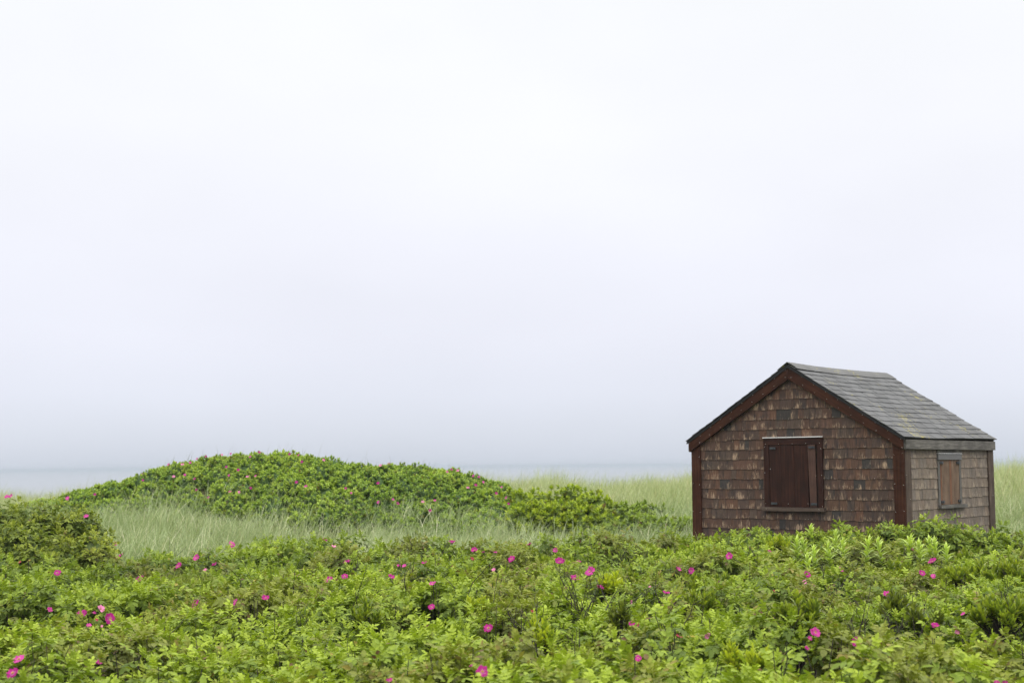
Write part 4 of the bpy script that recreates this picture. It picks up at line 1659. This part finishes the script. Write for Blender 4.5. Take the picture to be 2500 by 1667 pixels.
# ------------------------------------------------------------------ the mound: one mass of rose clumps
rng = np.random.default_rng(77)
HILL_PAL = dict(ROSE_PAL, young=np.array((.355, .455, .085)), mid=np.array((.205, .305, .062)), old=np.array((.082, .150, .042)))
soup = Soup()
clumps = []
tries = 0
while len(clumps) < 900 and tries < 60000:
    tries += 1
    y = rng.uniform(21.0, 31.0)
    x = rng.uniform(-10.0, .9)
    top, t = hill(x, y)
    if t < .08 or float(top) < float(ground0(x, y)) + .05:
        continue
    r = rng.choice([.20, .24, .28, .33, .38]) * rng.uniform(.9, 1.1)
    if any((x - q[0]) ** 2 + (y - q[1]) ** 2 < (.74 * (r + q[2])) ** 2 for q in clumps):
        continue
    clumps.append((x, y, r))
for (x, y, r) in clumps:
    g = float(ground(x, y))
    n = int(1250 * r ** 1.7 + 14)
    u = rng.uniform(-.15, 1, n)
    a = rng.uniform(0, 2 * math.pi, n)
    rxy = np.sqrt(np.maximum(0, 1 - np.clip(u, 0, 1) ** 2))
    h = rng.uniform(.24, .36) * (.7 + r)
    px_ = r * rxy * np.cos(a)
    py_ = r * rxy * np.sin(a)
    pos = np.stack([x + px_, y + py_, ground(x + px_ * .5, y + py_ * .5) * .5 + g * .5 + h * u * rng.uniform(.8, 1.08, n) + .02], 1)
    nrm = np.stack([px_ / r * .8, py_ / r * .8, np.maximum(u, 0) + .8], 1) + rng.normal(0, .25, (n, 3))
    ti = .50 + rng.normal(0, .15) + .3 * (float(vnoise(x, y, 2.0, 55)) - .5)
    scatter(soup, pos, nrm, rng.uniform(.6, 1.0, n), np.clip(ti + rng.normal(0, .16, n), 0, 1), 3, rng, HILL_PAL)
    shade_core(soup, (x, y, g), r * .74, r * .74, h * .80, rng, HILL_PAL['old'] * .8)  # added dome, dark leaf colour giving the clump shaded hollows
# a thin even layer so that no bare ground shows between the clumps
n = 9000
y = rng.uniform(21.0, 31.5, n)
x = rng.uniform(-10.0, 1.0, n)
top, t = hill(x, y)
k = (t > .10) & (top > ground0(x, y) + .03)
x, y = x[k], y[k]
n = len(x)
scatter(soup, np.stack([x, y, ground(x, y) + rng.uniform(.0, .07, n)], 1), np.array([0, -.2, 1.0]) + rng.normal(0, .3, (n, 3)), rng.uniform(1.0, 1.5, n), rng.uniform(.1, .4, n), 3, rng, HILL_PAL)
o = soup.build('mound_rose_thicket', M_ROSE)
tag(o, 'mass of green rose bushes covering the dune mound', kind='stuff')

# yellow-green shrubs on the right shoulder of the mound
G_Y = 'shrubs right of the mound'
YEL_PAL = dict(ROSE_PAL, young=np.array((.33, .40, .035)), mid=np.array((.23, .31, .03)), old=np.array((.12, .18, .025)))
OLV_PAL = dict(ROSE_PAL, young=np.array((.25, .33, .06)), mid=np.array((.17, .24, .05)), old=np.array((.09, .14, .04)))
sh = [(1258, 1183, 26.5, .55, .45, YEL_PAL, 'yellow-green shrub touching the mound, leftmost of the patch'),
      (1325, 1180, 26.8, .50, .55, YEL_PAL, 'yellow-green shrub second from the mound'),
      (1390, 1170, 27.0, .55, .62, YEL_PAL, 'tallest yellow-green shrub under the grass fringe'),
      (1450, 1188, 26.6, .55, .5, YEL_PAL, 'yellow-green shrub right of the tallest one'),
      (1290, 1215, 25.0, .50, .42, YEL_PAL, 'low yellow-green shrub in front, near the mound foot'),
      (1365, 1210, 25.2, .55, .42, YEL_PAL, 'low yellow-green shrub in front, middle of the patch'),
      (1435, 1220, 25.0, .5, .40, YEL_PAL, 'low yellow-green shrub in front, right end of the patch'),
      (1520, 1212, 26.2, .5, .40, OLV_PAL, 'olive shrub right of the yellow-green patch'),
      (1580, 1212, 26.6, .45, .38, OLV_PAL, 'olive shrub with a dark tip nearest the hut'),
      (1545, 1238, 24.4, .6, .34, OLV_PAL, 'low dull shrub in front of the two olive ones'),
      (1640, 1245, 24.2, .6, .34, OLV_PAL, 'low dull shrub beside the left hut post')]
for k, (px, py, dep, w, h, pal, lab) in enumerate(sh):
    d = px_ray(px, py)
    t = dep / d[1]
    top = np.array([d[0] * t, dep, EYE + d[2] * t])
    rng = np.random.default_rng(1000 + k)
    r = rose_bush((top[0], top[1], top[2] - h - (.13 if pal is YEL_PAL else .14)), rng, w, w * .8, h, 190, 3, pal, .6, low=-.5)
    r.name = 'yellow_shrub' if pal is YEL_PAL else 'olive_shrub'
    tag(r, lab, 'shrub', G_Y)

# ------------------------------------------------------------------ beach grass
rng = np.random.default_rng(99)


def grass_field(name, label, x0, x1, y0, y1, dens, hmin, hmax, width, mask, base_cols, az, segs=4, sink=.02):
    n = int((x1 - x0) * (y1 - y0) * dens)
    x = rng.uniform(x0, x1, n)
    y = rng.uniform(y0, y1, n)
    # blades stand in tufts
    tx, ty = np.round(x / .16) * .16, np.round(y / .16) * .16
    j = _hash((tx * 100).astype(np.int64), (ty * 100).astype(np.int64), 5)
    j2 = _hash((tx * 100).astype(np.int64), (ty * 100).astype(np.int64), 9)
    x = x * .6 + (tx + (j - .5) * .2) * .4
    y = y * .6 + (ty + (j2 - .5) * .2) * .4
    k = (rng.uniform(0, 1, n) < mask(x, y)) & ~in_hut(x, y, .04)
    x, y, j = x[k], y[k], j[k]
    n = len(x)
    ln = rng.uniform(hmin, hmax, n) * (.60 + .62 * vnoise(x, y, 1.0, 61) + .25 * (j - .5))
    lean = rng.uniform(.2, 1.9, n)
    q = np.clip(.55 * vnoise(x, y, 1.7, 62) + .25 * j + .2 * rng.uniform(0, 1, n), 0, 1)[:, None]
    c = base_cols[0] * (1 - q) + base_cols[1] * q
    dry = (rng.uniform(0, 1, n) < .10)[:, None]
    c = np.where(dry, base_cols[2], c) * rng.uniform(.8, 1.2, n)[:, None]
    s = Soup()
    s.add(*grass_blades(rng, x, y, ground(x, y) - sink, ln, lean, np.full(n, width) * rng.uniform(.7, 1.2, n), c, az=az, azs=1.5, segs=segs))
    o = s.build(name, M_GRASS)
    return tag(o, label, kind='stuff')


GR = [np.array((.20, .27, .105)), np.array((.38, .44, .245)), np.array((.58, .57, .40))]
GR2 = [np.array((.27, .34, .14)), np.array((.43, .46, .25)), np.array((.52, .48, .30))]


def hill_free(x, y):
    top, t = hill(x, y)
    return 1 - np.where(top > ground0(x, y) + .05, sstep(.12, .50, t), 0)


def patch_free(x, y):
    d = (x / y * FPX - 120) / 155
    return 1 - .9 * np.exp(-d ** 4) * sstep(22.6, 23.4, y) * (1 - sstep(27.2, 27.8, y))


def m_valley(x, y):
    return (1 - back_edge(x, y - .25)) * hill_free(x, y) * (.45 + .75 * vnoise(x, y, 1.1, 71)) * patch_free(x, y)


grass_field('beach_grass', 'pale grey-green beach grass in the hollow before the mound', -9.5, 9.8, 15.6, 27.5, 430, .34, .66, .0088, m_valley, GR, .1)
grass_field('low_grass', 'short yellow-green grass between the beach grass tufts', -9.5, 9.8, 15.8, 27.5, 260, .16, .34, .0095, m_valley, [np.array((.17, .25, .05)), np.array((.27, .33, .08)), np.array((.36, .33, .15))], .1, segs=2)


def m_ridge(x, y):
    return hill_free(x, y) * sstep(26.5, 28, y) * patch_free(x, y)


grass_field('ridge_grass', 'yellowish beach grass on the far dune ridge', -14.5, 16.5, 26.5, 42, 330, .45, .85, .010, m_ridge, GR2, .2, segs=3)
# tall thin stems against the sea
n = 220
x = rng.uniform(-12, 15, n)
y = rng.uniform(30, 38, n)
s = Soup()
s.add(*grass_blades(rng, x, y, ground(x, y), rng.uniform(.7, .95, n), rng.uniform(.1, .7, n), np.full(n, .006), np.repeat(np.array([(.2, .21, .12)]), n, 0), az=.2, azs=1.0))
tag(s.build('grass_stems', M_GRASS), 'few tall thin grass stems standing above the ridge', kind='stuff')
# stems on the crest of the mound
n = 70
x = rng.uniform(-7.5, -1.0, n)
y = np.full(n, 27.8) + rng.normal(0, .3, n)
s = Soup()
s.add(*grass_blades(rng, x, y, ground(x, y) + .1, rng.uniform(.34, .50, n), rng.uniform(.2, .9, n), np.full(n, .006), np.repeat(np.array([(.10, .12, .06)]), n, 0), az=.2, azs=1.0))
tag(s.build('grass_stems', M_GRASS), 'dark thin grass stems poking above the crest of the mound', kind='stuff')


# ------------------------------------------------------------------ rose blooms
def petal_grid(rng, cup, L, W, nu=5, nv=5):
    V = []
    ph = rng.uniform(0, 6)
    for i in range(nu):
        t = i / (nu - 1)
        w = W * (.28 + .72 * math.sin(math.pi * min(1, .12 + .62 * t)) ** .8) * (1 if t < .9 else .93)
        el = cup * (1 - .55 * t)
        for j in range(nv):
            q = j / (nv - 1) * 2 - 1
            notch = -.10 * L * (1 - abs(q)) * (t > .95)
            r = L * t + notch
            V.append((r * math.cos(el), q * w * .5, r * math.sin(el) + .10 * L * q * q * t * math.sin(cup + .4) + .07 * L * math.sin(q * 5 + t * 4 + ph) * t))
    F = []
    for i in range(nu - 1):
        for j in range(nv - 1):
            a = i * nv + j
            F.append((a, a + nv, a + nv + 1, a + 1))
    return np.array(V), np.array(F)


def bloom_meshes(seed, cup, colour, npet=5, open_=1.0):
    """Unit bloom: diameter 1 when open. Returns meshes petals, stamens, calyx."""
    rng = np.random.default_rng(seed)
    s = Soup()
    for k in range(npet):
        a = k * 2 * math.pi / 5 * (1 if npet == 5 else .8) + rng.uniform(-.15, .15)
        v, f = petal_grid(rng, cup + rng.uniform(-.35, .35), .5 * rng.uniform(.8, 1.12), .52 * rng.uniform(.8, 1.1))
        c_, s_ = math.cos(a), math.sin(a)
        v = v @ np.array([[c_, s_, 0], [-s_, c_, 0], [0, 0, 1]]) + np.array([0, 0, .012 * (k % 2)])
        t = np.repeat(np.linspace(0, 1, 5), 5)[:, None]
        col = np.array(colour) * rng.uniform(.82, 1.15)
        pale = np.array((.80, .42, .62))
        s.add(v, f, col * (.35 + .65 * np.clip(t * 2.2, 0, 1)) + pale * .5 * (1 - np.clip(t * 2.2, 0, 1)))
    V, F, C = s.get()
    pm = make_mesh('petals', V, F, col=C, smooth=True)
    pm.materials.append(M_PETAL)
    s = Soup()
    for k in range(22):
        a = rng.uniform(0, 6.28)
        r = .09 * math.sqrt(rng.uniform())
        b0 = np.array((r * .5 * math.cos(a), r * .5 * math.sin(a), .02))
        t0 = np.array((r * 1.3 * math.cos(a), r * 1.3 * math.sin(a), .10 + rng.uniform(-.02, .02)))
        v, f = tube([b0, (b0 + t0) / 2, t0], [.006, .006, .018], 4)
        s.add(v, f)
    V, F, C = s.get()
    sm = make_mesh('stamens', V, F, col=C)
    sm.materials.append(M_STAMEN)
    s = Soup()
    v, f = tube([(0, 0, .01), (0, 0, -.06), (0, 0, -.12), (.01, 0, -.16), (.03, .02, -.7), (.05, .03, -1.6)], [.05, .10, .07, .028, .025, .028], 6)
    s.add(v, f)
    for k in range(5):
        a = k * 1.2566 + .6
        D = np.array((math.cos(a), math.sin(a), .1))
        S_ = np.array((-math.sin(a), math.cos(a), 0))
        vv = np.array([D * .05 - S_ * .04, D * .05 + S_ * .04, D * .25 - S_ * .03, D * .25 + S_ * .03, D * .42 - S_ * .006, D * .42 + S_ * .006]) + (0, 0, -.02)
        s.add(vv, [(0, 2, 3, 1), (2, 4, 5, 3)])
    V, F, C = s.get()
    cm = make_mesh('calyx', V, F, col=C)
    cm.materials.append(M_CALYX)
    return pm, sm, cm


MAG, PINK, PALE, RED = (.36, .012, .19), (.50, .05, .29), (.70, .24, .44), (.30, .04, .05)
KINDS = {}
for name_, cup, col, npet in (('open', .35, MAG, 5), ('cup', .85, MAG, 5), ('shut', 1.15, MAG, 4), ('pinkopen', .4, PINK, 5), ('pinkcup', .9, PINK, 5), ('pale', .6, PALE, 4), ('red', 1.2, RED, 3)):
    KINDS[name_] = [bloom_meshes(hash(name_) % 1000 if False else 40 + 7 * len(KINDS) + v, cup, col, npet) for v in range(3)]
LOOK = {'open': 'wide open deep magenta', 'cup': 'cup-shaped magenta', 'shut': 'half-closed magenta', 'pinkopen': 'open bright pink', 'pinkcup': 'small bright pink', 'pale': 'pale faded pink', 'red': 'withered red'}

LAND = [(1690, 1320, 'the foot of the left hut post'), (1945, 1245, 'the wide shutter'), (2215, 1285, 'the near hut corner'), (2320, 1275, 'the narrow shutter'), (466, 1425, 'the sword-leaved tuft'),
        (110, 1260, 'the dark left bushes'), (2445, 1525, 'the big fan-shaped shrub'), (1953, 1528, 'the fan-shaped shrub with black branches'), (1404, 1495, 'the largest bare twigs'),
        (980, 1415, 'the left middle twigs'), (550, 1335, 'the grass hollow'), (1300, 1310, 'the pale grass behind the bed'), (30, 1660, 'the lower left corner'), (1250, 1660, 'the middle of the bottom edge'),
        (1815, 1640, 'the two lime yellow shrubs'), (2050, 1400, 'the lime green plants'), (265, 1510, 'the left front of the bed'), (1700, 1440, 'the paired spiky shrubs')]
ORD = ['nearest', 'second nearest', 'third nearest', 'fourth nearest', 'fifth nearest', 'sixth nearest', 'seventh nearest', 'eighth nearest', 'ninth nearest', 'tenth nearest']
near = {}
for i, (px, py, s_, k) in enumerate(fl):
    d = [math.hypot(px - a, (py - b) * 1.6) for a, b, _ in LAND]
    j = int(np.argmin(d))
    near.setdefault(j, []).append((d[j], i))
labels = {}
for j, lst in near.items():
    for r, (_, i) in enumerate(sorted(lst)):
        rank = ORD[min(r, 9)]
        labels[i] = f"{LOOK[fl[i][3]]} rose bloom, {rank} bloom to {LAND[j][2]}"

FACE = np.array([0, -1, .55])
for i, (px, py, size, k) in enumerate(fl):
    rng = np.random.default_rng(4000 + i)
    p = FPOS[i]
    D = size * p[1] / FPX * 1.14
    if k in ('cup', 'shut', 'pinkcup', 'red'):
        D *= 1.25
    pm, sm, cm = KINDS[k][i % 3]
    root = empty('rose_bloom', p)
    nrm = np.array([rng.normal(0, .5), -.45 + rng.normal(0, .25), 1.0]) if k in ('cup', 'shut', 'red', 'pinkcup') else np.array([rng.normal(0, .6), -.75, .85 + rng.normal(0, .3)])
    nrm /= np.linalg.norm(nrm)
    root.rotation_euler = (Vector(nrm).to_track_quat('Z', 'Y').to_matrix() @ Matrix.Rotation(rng.uniform(0, 6.28), 3, 'Z')).to_euler()
    root.scale = (D, D, D)
    for nm, me in (('petals', pm), ('stamens', sm), ('calyx', cm)):
        c = bpy.data.objects.new(nm, me)
        COL.objects.link(c)
        c.parent = root
    tag(root, labels[i], 'flower', 'rose blooms in the foreground bed')

# blooms on the mound and on the dark bushes: too small to show their parts
hl = []
for x, y in [(1132, 150), (1183, 138), (1275, 136), (1325, 108), (1487, 100), (968, 168), (1012, 180), (1048, 198), (1092, 188), (1300, 213), (1437, 152), (1735, 183), (1858, 152), (1715, 115), (1665, 118),
             (820, 245), (820, 288), (998, 268), (1060, 258), (1117, 280), (1315, 258), (1368, 230), (1422, 268), (1467, 264), (1702, 300), (1755, 323), (1440, 333), (1372, 358), (1320, 355), (1130, 343),
             (1198, 385), (545, 370), (1495, 430), (2015, 362), (2170, 305), (2172, 412), (1985, 335)]:
    hl.append(P2(x, y))
for x, y in [(82, 240), (135, 213), (64, 360), (163, 467), (195, 495), (367, 485), (445, 474), (417, 545), (528, 282), (558, 250), (603, 250), (708, 268), (743, 292), (775, 350), (723, 372), (670, 390),
             (898, 385), (862, 428), (930, 455), (945, 498), (903, 517), (1040, 512), (877, 310)]:
    hl.append(P3(x, y))


def mound_top(x, y):
    return ground(x, y) + .33


zones = {}
for i, (px, py) in enumerate(hl):
    sy_ = float(np.interp(px, _sil[:, 0], _sil[:, 1]))
    if py - sy_ < 22:
        z = 'along the left half of the mound crest' if px < 700 else 'along the right half of the mound crest'
    elif px < 520:
        z = 'on the left slope of the mound'
    elif px < 720:
        z = 'on the middle face of the mound'
    elif px < 1000:
        z = 'on the hollow right of the middle face'
    elif px < 1190:
        z = 'on the right shoulder of the mound'
    else:
        z = 'on the right foot of the mound'
    zones.setdefault(z, []).append((px, i))
NTH = ['first', 'second', 'third', 'fourth', 'fifth', 'sixth', 'seventh', 'eighth', 'ninth', 'tenth', 'eleventh', 'twelfth', 'thirteenth', 'fourteenth', 'fifteenth', 'sixteenth', 'seventeenth', 'eighteenth', 'nineteenth', 'twentieth', 'twenty-first', 'twenty-second', 'twenty-third', 'twenty-fourth']
hlab = {}
for z, lst in zones.items():
    for r, (_, i) in enumerate(sorted(lst)):
        hlab[i] = f'small pink rose bloom {z}, {NTH[r]} from the left'


def small_bloom(p, D, kind, i, lab, group):
    rng = np.random.default_rng(6000 + i)
    o = bpy.data.objects.new('rose_bloom', KINDS[kind][i % 3][0])
    COL.objects.link(o)
    o.location = p
    nrm = np.array([rng.normal(0, .4), -1.0, .8])
    o.rotation_euler = Vector(nrm).to_track_quat('Z', 'Y').to_euler()
    o.scale = (D, D, D)
    tag(o, lab, 'flower', group)


for i, (px, py) in enumerate(hl):
    for up in range(0, 40, 3):
        p = hit(px, py + up, mound_top, 18, 34)
        if p[1] < 31:
            break
    small_bloom(p, (.052 + .018 * ((i * 37) % 10) / 10), ['pinkopen', 'cup', 'pale', 'pinkcup', 'cup'][i % 5], i, hlab[i], 'rose blooms on the mound')
for i, ((x, y), lab) in enumerate([((40, 381), 'left bloom of two on top of the dark left bushes'), ((62, 378), 'bright pink bloom beside its twin at the left edge'),
                                   ((388, 390), 'bright pink bloom on the right end of the dark left bushes'), ((495, 493), 'dull pink bloom low on the dark left bushes')]):
    px, py = P2(x, y)
    d = px_ray(px, py)
    t = 15.3 / d[1]
    small_bloom(np.array([d[0] * t, 15.3, EYE + d[2] * t]), .050, 'pinkopen', 90 + i, lab, 'rose blooms on the dark left bushes')
